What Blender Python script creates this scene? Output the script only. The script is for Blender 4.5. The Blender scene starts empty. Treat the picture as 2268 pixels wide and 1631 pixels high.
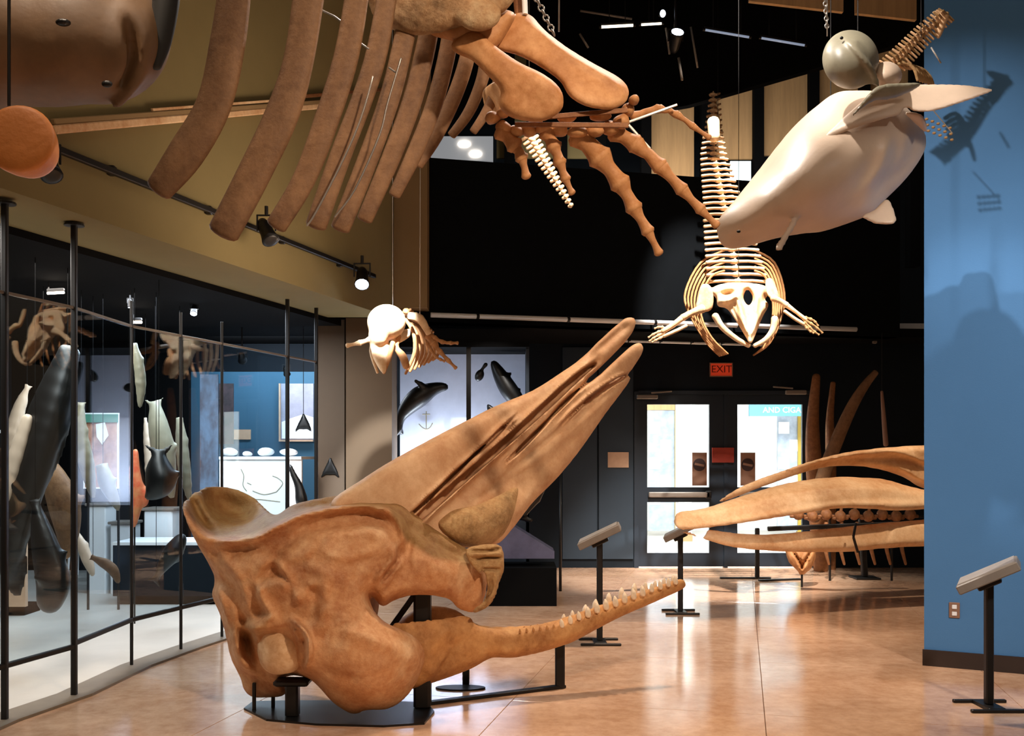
import bpy, math, random
import numpy as np
from mathutils import Vector, Matrix

# ---------------------------------------------------------------- camera
F, H, CU, CV = 2200.0, 1.5, 1134.0, 1010.0
SC = bpy.context.scene
COL = SC.collection
def P(u, v, Y): return Vector(((u-CU)/F*Y, Y, H+(CV-v)/F*Y))     # photo pixel at real distance Y
def Q(u, v, Y): return tuple(P(u, v, Y))
def FL(u, v):                                                      # photo pixel on the floor
    Y = H*F/(v-CV); return Vector(((u-CU)/F*Y, Y, 0))
cam = bpy.data.cameras.new('camera'); co = bpy.data.objects.new('camera', cam); COL.objects.link(co)
co.location = (0, 0, H); co.rotation_euler = (math.pi/2, 0, 0)
cam.sensor_width = 36; cam.lens = F/2268*36; cam.shift_y = (CV-815.5)/2268; cam.clip_end = 100
SC.camera = co
SC.view_settings.view_transform = 'Standard'; SC.view_settings.look = 'None'
SC.view_settings.exposure = 0.0; SC.view_settings.gamma = 1.0; SC.view_settings.use_curve_mapping = False
wd = bpy.data.worlds.new('world'); SC.world = wd; wd.use_nodes = True
wd.node_tree.nodes['Background'].inputs[0].default_value = (1.0, 0.66, 0.42, 1)
wd.node_tree.nodes['Background'].inputs[1].default_value = 0.10
# ---------------------------------------------------------------- lights
WARM = (1, 0.62, 0.34); TUNG = (1, 0.79, 0.60); COOL = (0.78, 0.88, 1.0); WHITE = (1, 0.93, 0.86)
def aim(o, at):
    o.rotation_euler = (Vector(at)-Vector(o.location)).to_track_quat('-Z', 'Y').to_euler()
def spot(loc, at, power, col, deg=50, blend=0.5, size=0.05):
    l = bpy.data.lights.new('spot_light', 'SPOT'); l.energy = power; l.color = col
    l.spot_size = math.radians(deg); l.spot_blend = blend; l.shadow_soft_size = size
    o = bpy.data.objects.new('spot_light', l); o.location = loc; COL.objects.link(o); aim(o, at); return o
def area(loc, at, power, col, sx, sy):
    l = bpy.data.lights.new('area_light', 'AREA'); l.energy = power; l.color = col
    l.shape = 'RECTANGLE'; l.size = sx; l.size_y = sy
    o = bpy.data.objects.new('area_light', l); o.location = loc; COL.objects.link(o); aim(o, at); return o
spot((1.9, 0.6, 4.9), (-0.6, 5.7, 0.9), 960, TUNG, 46, 0.8, 0.12)         # key on the skull
spot((-2.2, 3.4, 5.4), (-0.2, 6.3, 0.4), 300, TUNG, 64, 0.8, 0.1)
spot((2.0, 7.6, 5.9), (1.1, 6.9, 0), 1150, TUNG, 62, 0.9, 0.15)            # floor pool by the walkway
spot((0.6, 5.2, 5.6), (3.3, 6.95, 3.3), 430, WHITE, 34, 1.0, 0.04)
spot((0.2, 4.2, 6.2), (2.15, 5.85, 3.7), 900, WHITE, 17, 0.8, 0.04)       # on the flukes
spot((-0.2, 7.0, 6.4), (1.85, 6.0, 3.3), 1100, WHITE, 24, 0.6, 0.03)      # top light on the white whale model      # throws the skeleton shadow on the blue wall
spot((3.4, 1.4, 4.4), (3.2, 7.0, 1.5), 1150, WHITE, 44, 0.9, 0.2)          # lower blue wall and stand
spot((1.9, 7.4, 6.6), (2.1, 9.9, 3.1), 5200, WHITE, 30, 0.6, 0.04)        # front-facing skeleton
spot((1.9, 8.8, 7.9), (2.25, 11.0, 4.3), 5000, WHITE, 20, 0.6, 0.04)
spot((0.6, 1.6, 0.6), (-0.3, 4.2, 2.9), 26, TUNG, 80, 1.0, 0.4)           # floor bounce on ribs and flipper
spot((4.6, 8.2, 4.4), (3.4, 9.6, 1.3), 520, TUNG, 64, 0.6, 0.06)          # baleen skull
spot((1.5, 5.7, 6.0), (0.4, 4.3, 3.1), 700, WHITE, 50, 0.6, 0.06)         # rim on the flipper bones
spot((-.4, 6.4, 5.4), (-1.1, 4.0, 2.9), 420, WHITE, 60, 0.6, 0.06)        # rim on the ribs
area((0, 2.0, 6.5), (0, 5, 0), 80, TUNG, 5, 4)
area((-3.6, 6.6, 2.86), (-3.6, 6.6, 0), 130, WHITE, .9, 3.5)              # lamps over the glass case floor
area((-3.0, 9.3, 2.86), (-3.0, 9.3, 0), 150, COOL, 1.2, 2)
area((-2.9, 12.3, 2.95), (-2.9, 13.0, 0.9), 60, COOL, 1.6, 0.3)
area((2.6, 14.25, 3.05), (2.6, 15.4, 0), 1700, WHITE, 6, 1.2)                 # lit lobby beyond the doors
area((2.3, 12.95, 4.95), (2.6, 14.2, 5.6), 46, WHITE, 4, .25)              # boards above the balcony
spot((-0.6, 7.2, 2.6), (-1.9, 7.6, 3.6), 110, TUNG, 120, 1.0, 0.5)  # added fill spot, stands in for floor bounce on the soffit underside

# ---------------------------------------------------------------- materials
def lin(c):
    return tuple(((x/255)/12.92 if x/255 <= .04045 else ((x/255+.055)/1.055)**2.4) for x in c)+(1,)
def mat(name, col, rough=.5, metal=0, spec=.5, emit=0, noise=0, scale=8, bump=0, bscale=40, coat=0, col2=None, stretch=None, ramp=(.35, .65)):
    m = bpy.data.materials.new(name); m.use_nodes = True; nt = m.node_tree; b = nt.nodes['Principled BSDF']
    c = lin(col)
    b.inputs['Base Color'].default_value = c; b.inputs['Roughness'].default_value = rough
    b.inputs['Metallic'].default_value = metal; b.inputs['Specular IOR Level'].default_value = spec
    b.inputs['Coat Weight'].default_value = coat; b.inputs['Coat Roughness'].default_value = .12
    if emit: b.inputs['Emission Color'].default_value = c; b.inputs['Emission Strength'].default_value = emit
    tc = nt.nodes.new('ShaderNodeTexCoord'); src = tc.outputs['Object']
    if stretch:
        mp = nt.nodes.new('ShaderNodeMapping'); mp.inputs['Scale'].default_value = stretch
        nt.links.new(src, mp.inputs[0]); src = mp.outputs[0]
    if col2 or noise:
        n = nt.nodes.new('ShaderNodeTexNoise'); n.inputs['Scale'].default_value = scale; n.inputs['Detail'].default_value = 7; n.inputs['Roughness'].default_value = .62
        r = nt.nodes.new('ShaderNodeValToRGB'); r.color_ramp.elements[0].position = ramp[0]; r.color_ramp.elements[1].position = ramp[1]
        c2 = lin(col2) if col2 else tuple(x*(1-noise) for x in c[:3])+(1,)
        r.color_ramp.elements[0].color = c2; r.color_ramp.elements[1].color = c
        nt.links.new(src, n.inputs[0]); nt.links.new(n.outputs[0], r.inputs[0]); nt.links.new(r.outputs[0], b.inputs['Base Color'])
    if bump:
        n2 = nt.nodes.new('ShaderNodeTexNoise'); n2.inputs['Scale'].default_value = bscale; n2.inputs['Detail'].default_value = 6
        bp = nt.nodes.new('ShaderNodeBump'); bp.inputs['Strength'].default_value = bump; bp.inputs['Distance'].default_value = .02
        nt.links.new(src, n2.inputs[0]); nt.links.new(n2.outputs[0], bp.inputs['Height']); nt.links.new(bp.outputs[0], b.inputs['Normal'])
    return m
def bone(name, base, dark, pale, scale=3.0, fine=26, bump=.35, rough=.6):
    """aged bone: broad stains, fine mottling, pores"""
    m = bpy.data.materials.new(name); m.use_nodes = True; nt = m.node_tree; b = nt.nodes['Principled BSDF']
    b.inputs['Roughness'].default_value = rough; b.inputs['Specular IOR Level'].default_value = .3
    tc = nt.nodes.new('ShaderNodeTexCoord'); src = tc.outputs['Object']
    def noise(s, d=6, r=.6):
        n = nt.nodes.new('ShaderNodeTexNoise'); n.inputs['Scale'].default_value = s; n.inputs['Detail'].default_value = d
        n.inputs['Roughness'].default_value = r; nt.links.new(src, n.inputs[0]); return n.outputs[0]
    def ramp(s, a, c, p0, p1):
        r = nt.nodes.new('ShaderNodeValToRGB'); e = r.color_ramp.elements
        e[0].position = p0; e[0].color = a; e[1].position = p1; e[1].color = c; nt.links.new(s, r.inputs[0]); return r.outputs[0]
    def mix(f, a, c, fac=None):
        x = nt.nodes.new('ShaderNodeMix'); x.data_type = 'RGBA'
        if f is None: x.inputs[0].default_value = fac
        else: nt.links.new(f, x.inputs[0])
        nt.links.new(a, x.inputs[6]); nt.links.new(c, x.inputs[7]); return x.outputs[2]
    A = ramp(noise(scale), lin(dark), lin(base), .34, .58)
    B = ramp(noise(scale*1.7, 8), lin(base), lin(pale), .45, .72)
    k = ramp(noise(scale*.8, 3), (0, 0, 0, 1), (1, 1, 1, 1), .4, .62)
    C1 = mix(k, A, B)
    D = ramp(noise(fine, 8, .75), lin(dark), lin(pale), .3, .62)
    out = mix(None, C1, D, .34)
    nt.links.new(out, b.inputs['Base Color'])
    bp = nt.nodes.new('ShaderNodeBump'); bp.inputs['Strength'].default_value = bump; bp.inputs['Distance'].default_value = .02
    nt.links.new(noise(fine*.8, 8, .7), bp.inputs['Height']); nt.links.new(bp.outputs[0], b.inputs['Normal'])
    return m
def tinted(m, c):
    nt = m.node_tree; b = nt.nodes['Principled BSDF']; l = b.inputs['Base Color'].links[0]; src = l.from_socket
    at = nt.nodes.new('ShaderNodeAttribute'); at.attribute_name = 'grey_tint'
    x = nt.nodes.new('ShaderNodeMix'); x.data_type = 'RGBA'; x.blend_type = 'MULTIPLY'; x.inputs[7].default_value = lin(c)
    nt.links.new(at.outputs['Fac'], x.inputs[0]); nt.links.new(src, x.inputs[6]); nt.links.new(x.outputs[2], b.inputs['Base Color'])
def glassmat(name, tint=(235, 245, 250), refl=.045):
    m = bpy.data.materials.new(name); m.use_nodes = True; nt = m.node_tree; nt.nodes.clear()
    o = nt.nodes.new('ShaderNodeOutputMaterial'); t = nt.nodes.new('ShaderNodeBsdfTransparent'); t.inputs[0].default_value = lin(tint)
    g = nt.nodes.new('ShaderNodeBsdfGlossy'); g.inputs['Roughness'].default_value = .01; g.inputs[0].default_value = (1, 1, 1, 1)
    f = nt.nodes.new('ShaderNodeLayerWeight'); f.inputs[0].default_value = .5
    p = nt.nodes.new('ShaderNodeMath'); p.operation = 'POWER'; p.inputs[1].default_value = 4; nt.links.new(f.outputs['Facing'], p.inputs[0])
    a = nt.nodes.new('ShaderNodeMath'); a.operation = 'MULTIPLY_ADD'; a.inputs[1].default_value = .8; a.inputs[2].default_value = refl; a.use_clamp = True
    x = nt.nodes.new('ShaderNodeMixShader')
    nt.links.new(p.outputs[0], a.inputs[0]); nt.links.new(a.outputs[0], x.inputs[0]); nt.links.new(t.outputs[0], x.inputs[1]); nt.links.new(g.outputs[0], x.inputs[2])
    nt.links.new(x.outputs[0], o.inputs[0]); return m
M = dict(
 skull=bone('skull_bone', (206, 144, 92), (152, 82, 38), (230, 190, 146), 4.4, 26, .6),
 skullgrey=bone('skull_bone_grey', (176, 134, 88), (118, 84, 50), (208, 176, 132), 4.0),
 rostrum=bone('rostrum_bone', (206, 160, 118), (176, 122, 80), (230, 194, 154), 2.2, 18, .25),
 fibre=bone('fibrous_bone', (188, 142, 92), (128, 92, 52), (216, 180, 128), 10, 60, .8),
 jaw=bone('jaw_bone', (198, 140, 82), (140, 86, 42), (220, 172, 116), 5),
 tooth=mat('tooth_ivory', (248, 226, 196), .3, noise=.25, scale=30),
 rib=bone('rib_bone', (122, 88, 58), (72, 46, 30), (156, 118, 84), 3.0, 22, .3),
 flip=bone('flipper_bone', (180, 122, 72), (138, 84, 42), (206, 156, 108), 3.5, 24, .2),
 dark=bone('dark_scapula_bone', (158, 112, 68), (90, 60, 34), (196, 168, 128), 7, 40, .6),
 pale=bone('pale_bone', (226, 186, 140), (186, 130, 82), (244, 218, 180), 4, 26, .25),
 baleen=bone('baleen_skull_bone', (226, 180, 132), (186, 128, 76), (244, 212, 170), 2.0, 20, .25),
 brown=bone('brown_bone', (130, 82, 46), (84, 46, 24), (168, 116, 74), 4, 24, .3),
 beluga=mat('beluga_paint', (212, 186, 162), .42, noise=.14, scale=3, bump=.05),
 grey=mat('grey_dolphin_paint', (150, 142, 120), .4, noise=.3, scale=5, ramp=(.3, .6)),
 whale=mat('grey_whale_paint', (122, 92, 62), .55, col2=(78, 60, 44), scale=1.6, bump=.15, bscale=12),
 whaledark=mat('dark_whale_paint', (34, 34, 32), .6, noise=.4, scale=4),
 orange=mat('orange_bone_end', (206, 124, 52), .6, noise=.15, scale=5, bump=.15),
 black=mat('black_metal', (18, 15, 14), .45, metal=.2, noise=.2),
 blackp=mat('black_paint', (12, 12, 12), .38, noise=.2, scale=3),
 matte=mat('matte_black', (10, 10, 11), .9, spec=.1, noise=.2, scale=2),
 steel=mat('brushed_steel', (165, 158, 150), .35, metal=.7, noise=.15, scale=20),
 panel=mat('grey_sign_panel', (128, 118, 108), .45, noise=.15, scale=10),
 paneltop=mat('printed_panel_top', (170, 160, 150), .35, noise=.2, scale=14),
 blue=mat('blue_wall_paint', (76, 122, 170), .75, spec=.2, noise=.06, scale=1.2, bump=.05, bscale=120),
 navy=mat('navy_wall_paint', (15, 24, 32), .7, spec=.2, noise=.2, scale=1.5),
 teal=mat('teal_door_paint', (16, 32, 46), .5, noise=.2, scale=2),
 beige=mat('beige_wall_paint', (150, 124, 88), .8, spec=.2, noise=.08, scale=1.4, bump=.05, bscale=80),
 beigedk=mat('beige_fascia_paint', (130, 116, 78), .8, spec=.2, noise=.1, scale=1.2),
 ply=mat('pale_wall_board', (205, 165, 115), .7, noise=.18, scale=3, stretch=(6, 6, .5)),
 base=mat('dark_baseboard', (48, 34, 28), .5, noise=.2),
 white=mat('white_paint', (235, 235, 235), .6, noise=.04),
 lamp=mat('lamp_glow', (255, 240, 220), emit=14),
 lampcool=mat('cool_lamp_glow', (215, 228, 255), emit=12),
 tubel=mat('tube_lamp_glow', (255, 236, 205), emit=5),
 grout=mat('floor_grout', (110, 74, 48), .5, noise=.2),
 casefl=mat('pale_case_floor', (196, 190, 180), .38, noise=.12, scale=2),
 curb=mat('grey_stone_kerb', (128, 118, 104), .35, noise=.2, scale=5),
 exitred=mat('exit_red', (205, 60, 30), .5, emit=.35),
 exitdk=mat('exit_dark_letters', (120, 26, 14), .5),
 red=mat('red_sign', (150, 50, 34), .5, noise=.15),
 poster=mat('brown_poster', (140, 104, 84), .6, noise=.1),
 posterdk=mat('poster_ink', (48, 26, 26), .6),
 note=mat('tan_notice', (196, 160, 130), .6, noise=.15, scale=12),
 glass=glassmat('case_glass'), doorglass=glassmat('door_glass', (240, 248, 252), .02),
)
# floor tile: warm polished stone
m = bpy.data.materials.new('polished_floor_tile'); m.use_nodes = True; nt = m.node_tree; b = nt.nodes['Principled BSDF']
g_ = nt.nodes.new('ShaderNodeNewGeometry')
n1 = nt.nodes.new('ShaderNodeTexNoise'); n1.inputs['Scale'].default_value = 1.3; n1.inputs['Detail'].default_value = 8; n1.inputs['Roughness'].default_value = .65
n2 = nt.nodes.new('ShaderNodeTexNoise'); n2.inputs['Scale'].default_value = 11; n2.inputs['Detail'].default_value = 8; n2.inputs['Roughness'].default_value = .7
r1 = nt.nodes.new('ShaderNodeValToRGB'); r1.color_ramp.elements[0].position = .36; r1.color_ramp.elements[1].position = .62
r1.color_ramp.elements[0].color = lin((180, 136, 104)); r1.color_ramp.elements[1].color = lin((218, 178, 146))
r2 = nt.nodes.new('ShaderNodeValToRGB'); r2.color_ramp.elements[0].position = .35; r2.color_ramp.elements[1].position = .6
r2.color_ramp.elements[0].color = lin((172, 126, 96)); r2.color_ramp.elements[1].color = lin((226, 190, 160))
mx = nt.nodes.new('ShaderNodeMix'); mx.data_type = 'RGBA'; mx.inputs[0].default_value = .35
for n in (n1, n2): nt.links.new(g_.outputs['Position'], n.inputs[0])
nt.links.new(n1.outputs[0], r1.inputs[0]); nt.links.new(n2.outputs[0], r2.inputs[0])
nt.links.new(r1.outputs[0], mx.inputs[6]); nt.links.new(r2.outputs[0], mx.inputs[7]); nt.links.new(mx.outputs[2], b.inputs['Base Color'])
mr = nt.nodes.new('ShaderNodeMapRange'); mr.inputs[3].default_value = .07; mr.inputs[4].default_value = .15
nt.links.new(n1.outputs[0], mr.inputs[0]); nt.links.new(mr.outputs[0], b.inputs['Roughness'])
bp = nt.nodes.new('ShaderNodeBump'); bp.inputs['Strength'].default_value = .035; bp.inputs['Distance'].default_value = .02
nt.links.new(n2.outputs[0], bp.inputs['Height']); nt.links.new(bp.outputs[0], b.inputs['Normal'])
b.inputs['Specular IOR Level'].default_value = .75
M['tile'] = m

# ---------------------------------------------------------------- builders
def thing(name, label, cat, loc, group=None):
    o = bpy.data.objects.new(name, None); o.empty_display_size = .1; COL.objects.link(o); o.location = loc
    o['label'] = label; o['category'] = cat
    if group: o['group'] = group
    return o
def obj(name, geo, mt, parent=None, label=None, smooth=False, kind=None):
    """geo = (verts in world space, faces); one mesh object whose origin sits at its base"""
    V, Fc = geo
    V = np.asarray(V, dtype=float).reshape(-1, 3)
    w = Vector((0, 0, 0)); p = parent
    while p is not None: w += p.location; p = p.parent
    lo, hi = V.min(0), V.max(0)
    org = Vector(((lo[0]+hi[0])/2, (lo[1]+hi[1])/2, lo[2]))
    me = bpy.data.meshes.new(name)
    me.from_pydata([tuple(v) for v in (V-np.array(org))], [], Fc if isinstance(Fc, list) else Fc.tolist())
    me.materials.append(M[mt] if isinstance(mt, str) else mt)
    if smooth: me.polygons.foreach_set('use_smooth', [True]*len(me.polygons))
    me.update()
    o = bpy.data.objects.new(name, me); COL.objects.link(o)
    o.location = org-w; o.parent = parent
    if label: o['label'] = label
    if kind: o['kind'] = kind
    return o
def tag(o, label, cat, group=None):
    o['label'] = label; o['category'] = cat
    if group: o['group'] = group
    return o
def join(*gs):
    V, Fc, n = [], [], 0
    for v, f in gs:
        v = [tuple(x) for x in v]; f = f if isinstance(f, list) else f.tolist()
        V += v; Fc += [tuple(i+n for i in q) for q in f]; n += len(v)
    return V, Fc
def box(x0, x1, y0, y1, z0, z1):
    V = [(x, y, z) for z in (z0, z1) for y in (y0, y1) for x in (x0, x1)]
    return V, [(0, 2, 3, 1), (4, 5, 7, 6), (0, 1, 5, 4), (2, 6, 7, 3), (0, 4, 6, 2), (1, 3, 7, 5)]
def obox(c, sx, sy, sz, R=None, bev=0):
    """box of full size sx,sy,sz about c, with chamfered vertical look when bev"""
    R = R or Matrix.Identity(3)
    if not bev:
        v, f = box(-sx/2, sx/2, -sy/2, sy/2, -sz/2, sz/2)
    else:
        v = []; 
        for z, ins in ((-sz/2, bev), (-sz/2+bev, 0), (sz/2-bev, 0), (sz/2, bev)):
            a, b_ = sx/2-ins, sy/2-ins
            k = bev
            v += [(-a+k, -b_, z), (a-k, -b_, z), (a, -b_+k, z), (a, b_-k, z), (a-k, b_, z), (-a+k, b_, z), (-a, b_-k, z), (-a, -b_+k, z)]
        f = [tuple(range(7, -1, -1)), tuple(range(24, 32))]
        for r in range(3):
            for i in range(8): f.append((r*8+i, r*8+(i+1) % 8, r*8+8+(i+1) % 8, r*8+8+i))
    c = Vector(c)
    return [tuple(R @ Vector(x)+c) for x in v], f
def bar(a, b_, w, h=None):
    """square bar from a to b"""
    a, b_ = Vector(a), Vector(b_); d = b_-a; h = h or w
    R = d.to_track_quat('Z', 'Y').to_matrix()
    return obox((a+b_)/2, w, h, d.length, R, min(w, h)*.15)
def prism(poly, z0, z1):
    n = len(poly); V = [(x, y, z0) for x, y in poly]+[(x, y, z1) for x, y in poly]
    return V, [tuple(range(n-1, -1, -1)), tuple(range(n, 2*n))]+[(i, (i+1) % n, n+(i+1) % n, n+i) for i in range(n)]
def cr(pts, n=6, closed=False):
    """Catmull-Rom resample of points of any dimension"""
    p = np.array([tuple(x) for x in pts], dtype=float); N = len(p); out = []
    rng = range(N) if closed else range(N-1)
    for i in rng:
        a, b_, c, d = (p[(i-1) % N], p[i], p[(i+1) % N], p[(i+2) % N]) if closed else (p[max(i-1, 0)], p[i], p[i+1], p[min(i+2, N-1)])
        for k in range(n):
            t = k/n; out.append(.5*((2*b_)+(-a+c)*t+(2*a-5*b_+4*c-d)*t*t+(-a+3*b_-3*c+d)*t**3))
    if not closed: out.append(p[-1])
    return np.array(out)
def loft(path, rad, seg=10, n=4, up=(0, 1, 0), cap=True, power=1):
    """tube through path (3-D points) with radii (ra across, rb along 'up'), rounded ends"""
    path = [tuple(x) for x in path]
    rad = [(r, r) if not isinstance(r, (tuple, list)) else r for r in rad]
    D = cr([p+tuple(r) for p, r in zip(path, rad)], n)
    D = [Vector(x) for x in D[:, :3]], D[:, 3:]
    pts, rr = D; up = Vector(up)
    ring = []
    Tn = [(pts[min(i+1, len(pts)-1)]-pts[max(i-1, 0)]).normalized() for i in range(len(pts))]
    if cap:
        P0, R0, T0 = [], [], []
        for a in (85, 60, 35):
            s = math.sin(math.radians(a)); c = math.cos(math.radians(a)); m0 = min(rr[0])
            P0.append(pts[0]-Tn[0]*m0*s*.8); R0.append(rr[0]*c); T0.append(Tn[0])
        P1, R1, T1 = [], [], []
        for a in (35, 60, 85):
            s = math.sin(math.radians(a)); c = math.cos(math.radians(a)); m0 = min(rr[-1])
            P1.append(pts[-1]+Tn[-1]*m0*s*.8); R1.append(rr[-1]*c); T1.append(Tn[-1])
        pts = P0+pts+P1; rr = R0+list(rr)+R1; Tn = T0+Tn+T1
    V = []
    for p, r, t in zip(pts, rr, Tn):
        s = t.cross(up); s = s.normalized() if s.length > 1e-4 else Vector((1, 0, 0)); u2 = s.cross(t).normalized()
        for k in range(seg):
            a = 2*math.pi*k/seg; V.append(tuple(p+s*math.cos(a)*max(r[0], 1e-4)+u2*math.sin(a)*max(r[1], 1e-4)))
    Fc = []
    for i in range(len(pts)-1):
        for k in range(seg): Fc.append((i*seg+k, i*seg+(k+1) % seg, (i+1)*seg+(k+1) % seg, (i+1)*seg+k))
    Fc.append(tuple(range(seg-1, -1, -1))); Fc.append(tuple(range((len(pts)-1)*seg, len(pts)*seg)))
    return V, Fc
def pt(pix, rad, Y0, seg=10, n=4, flat=1.0, **k):
    """loft given by photo pixels: pix=(u,v[,Y]) rad in pixels; flat = depth radius / width radius"""
    pts = [P(p[0], p[1], p[2] if len(p) > 2 else Y0) for p in pix]
    rr = [(r*(p[2] if len(p) > 2 else Y0)/F, r*flat*(p[2] if len(p) > 2 else Y0)/F) for r, p in zip(rad, pix)]
    return loft(pts, rr, seg, n, **k)
def cyl(a, b_, r0, r1=None, seg=14):
    a, b_ = Vector(a), Vector(b_); r1 = r0 if r1 is None else r1
    R = (b_-a).to_track_quat('Z', 'Y').to_matrix(); V = []
    for c, r in ((a, r0), (b_, r1)):
        for k in range(seg): V.append(tuple(c+R @ Vector((math.cos(2*math.pi*k/seg)*r, math.sin(2*math.pi*k/seg)*r, 0))))
    return V, [tuple(range(seg-1, -1, -1)), tuple(range(seg, 2*seg))]+[(k, (k+1) % seg, seg+(k+1) % seg, seg+k) for k in range(seg)]
def ball(c, rx, ry=None, rz=None, seg=14, rings=9, R=None):
    ry = ry or rx; rz = rz or rx; c = Vector(c); R = R or Matrix.Identity(3); V = []
    for i in range(rings+1):
        a = math.pi*i/rings; s = max(math.sin(a), .02)
        for k in range(seg): V.append(tuple(c+R @ Vector((rx*s*math.cos(2*math.pi*k/seg), ry*s*math.sin(2*math.pi*k/seg), rz*math.cos(a)))))
    Fc = [(i*seg+k, (i+1)*seg+k, (i+1)*seg+(k+1) % seg, i*seg+(k+1) % seg) for i in range(rings) for k in range(seg)]
    return V, Fc+[tuple(range(seg)), tuple(range(rings*seg+seg-1, rings*seg-1, -1))]
def lump(c, rx, ry, rz, seed, seg=12, rings=8):
    r = random.Random(seed); v, f = ball((0, 0, 0), 1, 1, 1, seg, rings); k = [Vector((r.uniform(-1, 1), r.uniform(-1, 1), r.uniform(-1, 1))).normalized() for _ in range(5)]
    out = []
    for x in v:
        x = Vector(x); s = 1
        for q in k: s -= .28*max(0, x.dot(q)-.55)
        out.append((c[0]+x.x*rx*s, c[1]+x.y*ry*s, c[2]+x.z*rz*s))
    return out, f
def plate(poly, Y0, th, tilt=None):
    """flat board of given thickness whose outline is poly (photo pixels) at distance Y0"""
    n = len(poly); a = [P(u, v, Y0) for u, v in poly]; b_ = [x+Vector((0, th, 0)) for x in a]
    return [tuple(x) for x in a+b_], [tuple(range(n)), tuple(range(2*n-1, n-1, -1))]+[(i, n+i, n+(i+1) % n, (i+1) % n) for i in range(n)]
def text_geo(s, size, depth=.004):
    cu = bpy.data.curves.new('lettering', 'FONT'); cu.body = s; cu.size = size; cu.extrude = depth/2; cu.align_x = 'CENTER'; cu.align_y = 'CENTER'; cu.resolution_u = 3
    o = bpy.data.objects.new('lettering', cu); COL.objects.link(o)
    dg = bpy.context.evaluated_depsgraph_get(); me = bpy.data.meshes.new_from_object(o.evaluated_get(dg))
    V = [tuple(v.co) for v in me.vertices]; Fc = [tuple(p.vertices) for p in me.polygons]
    bpy.data.objects.remove(o); bpy.data.meshes.remove(me); bpy.data.curves.remove(cu)
    return V, Fc
def lettering(s, size, c, parent, mt):
    V, Fc = text_geo(s, size)
    return obj('lettering', ([(c[0]+x, c[1]-z, c[2]+y) for x, y, z in V], Fc), mt, parent)

# ---------------------------------------------------------------- implicit solids (for bones and animals)
def polysdf(poly, U, V):
    d = np.full(np.broadcast(U, V).shape, 1e18); s = np.ones(d.shape); N = len(poly)
    for i in range(N):
        a, b_ = poly[i], poly[i-1]; ex, ey = b_[0]-a[0], b_[1]-a[1]; L = ex*ex+ey*ey
        if L < 1e-9: continue
        wx, wy = U-a[0], V-a[1]; t = np.clip((wx*ex+wy*ey)/L, 0, 1)
        d = np.minimum(d, (wx-ex*t)**2+(wy-ey*t)**2)
        c1 = (V >= a[1]); c2 = (V < b_[1]); c3 = (ex*wy > ey*wx)
        s = np.where((c1 & c2 & c3) | (~c1 & ~c2 & ~c3), -s, s)
    return s*np.sqrt(d)
def linedist(path, U, V):
    d = np.full(np.broadcast(U, V).shape, 1e18); tt = np.zeros(d.shape); N = len(path)
    for i in range(N-1):
        a, b_ = path[i], path[i+1]; ex, ey = b_[0]-a[0], b_[1]-a[1]; wx, wy = U-a[0], V-a[1]
        t = np.clip((wx*ex+wy*ey)/(ex*ex+ey*ey+1e-9), 0, 1); q = (wx-ex*t)**2+(wy-ey*t)**2
        tt = np.where(q < d, (i+t)/(N-1), tt); d = np.minimum(d, q)
    return np.sqrt(d), tt
def tps(ctrl, U, V):
    c = np.array(ctrl, dtype=float); n = len(c); S = 200.
    x, y, w = c[:, 0]/S, c[:, 1]/S, c[:, 2]
    def K(r2): return .5*r2*np.log(r2+1e-12)
    A = np.zeros((n+3, n+3)); A[:n, :n] = K((x[:, None]-x)**2+(y[:, None]-y)**2)+np.eye(n)*.02
    A[:n, n] = 1; A[:n, n+1] = x; A[:n, n+2] = y; A[n:, :n] = A[:n, n:].T
    s = np.linalg.lstsq(A, np.concatenate([w, [0, 0, 0]]), rcond=None)[0]
    U, V = U/S, V/S; out = s[n]+s[n+1]*U+s[n+2]*V
    for i in range(n): out = out+s[i]*K((U-x[i])**2+(V-y[i])**2)
    return out
_vr = np.random.RandomState(7).rand(257, 257)
def vnoise(U, V, s):
    x, y = U/s, V/s; i, j = np.floor(x).astype(int), np.floor(y).astype(int); fx, fy = x-i, y-j; fx = fx*fx*(3-2*fx); fy = fy*fy*(3-2*fy)
    g = lambda a, b_: _vr[a % 257, b_ % 257]
    return (g(i, j)*(1-fx)+g(i+1, j)*fx)*(1-fy)+(g(i, j+1)*(1-fx)+g(i+1, j+1)*fx)*fy-.5
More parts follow.
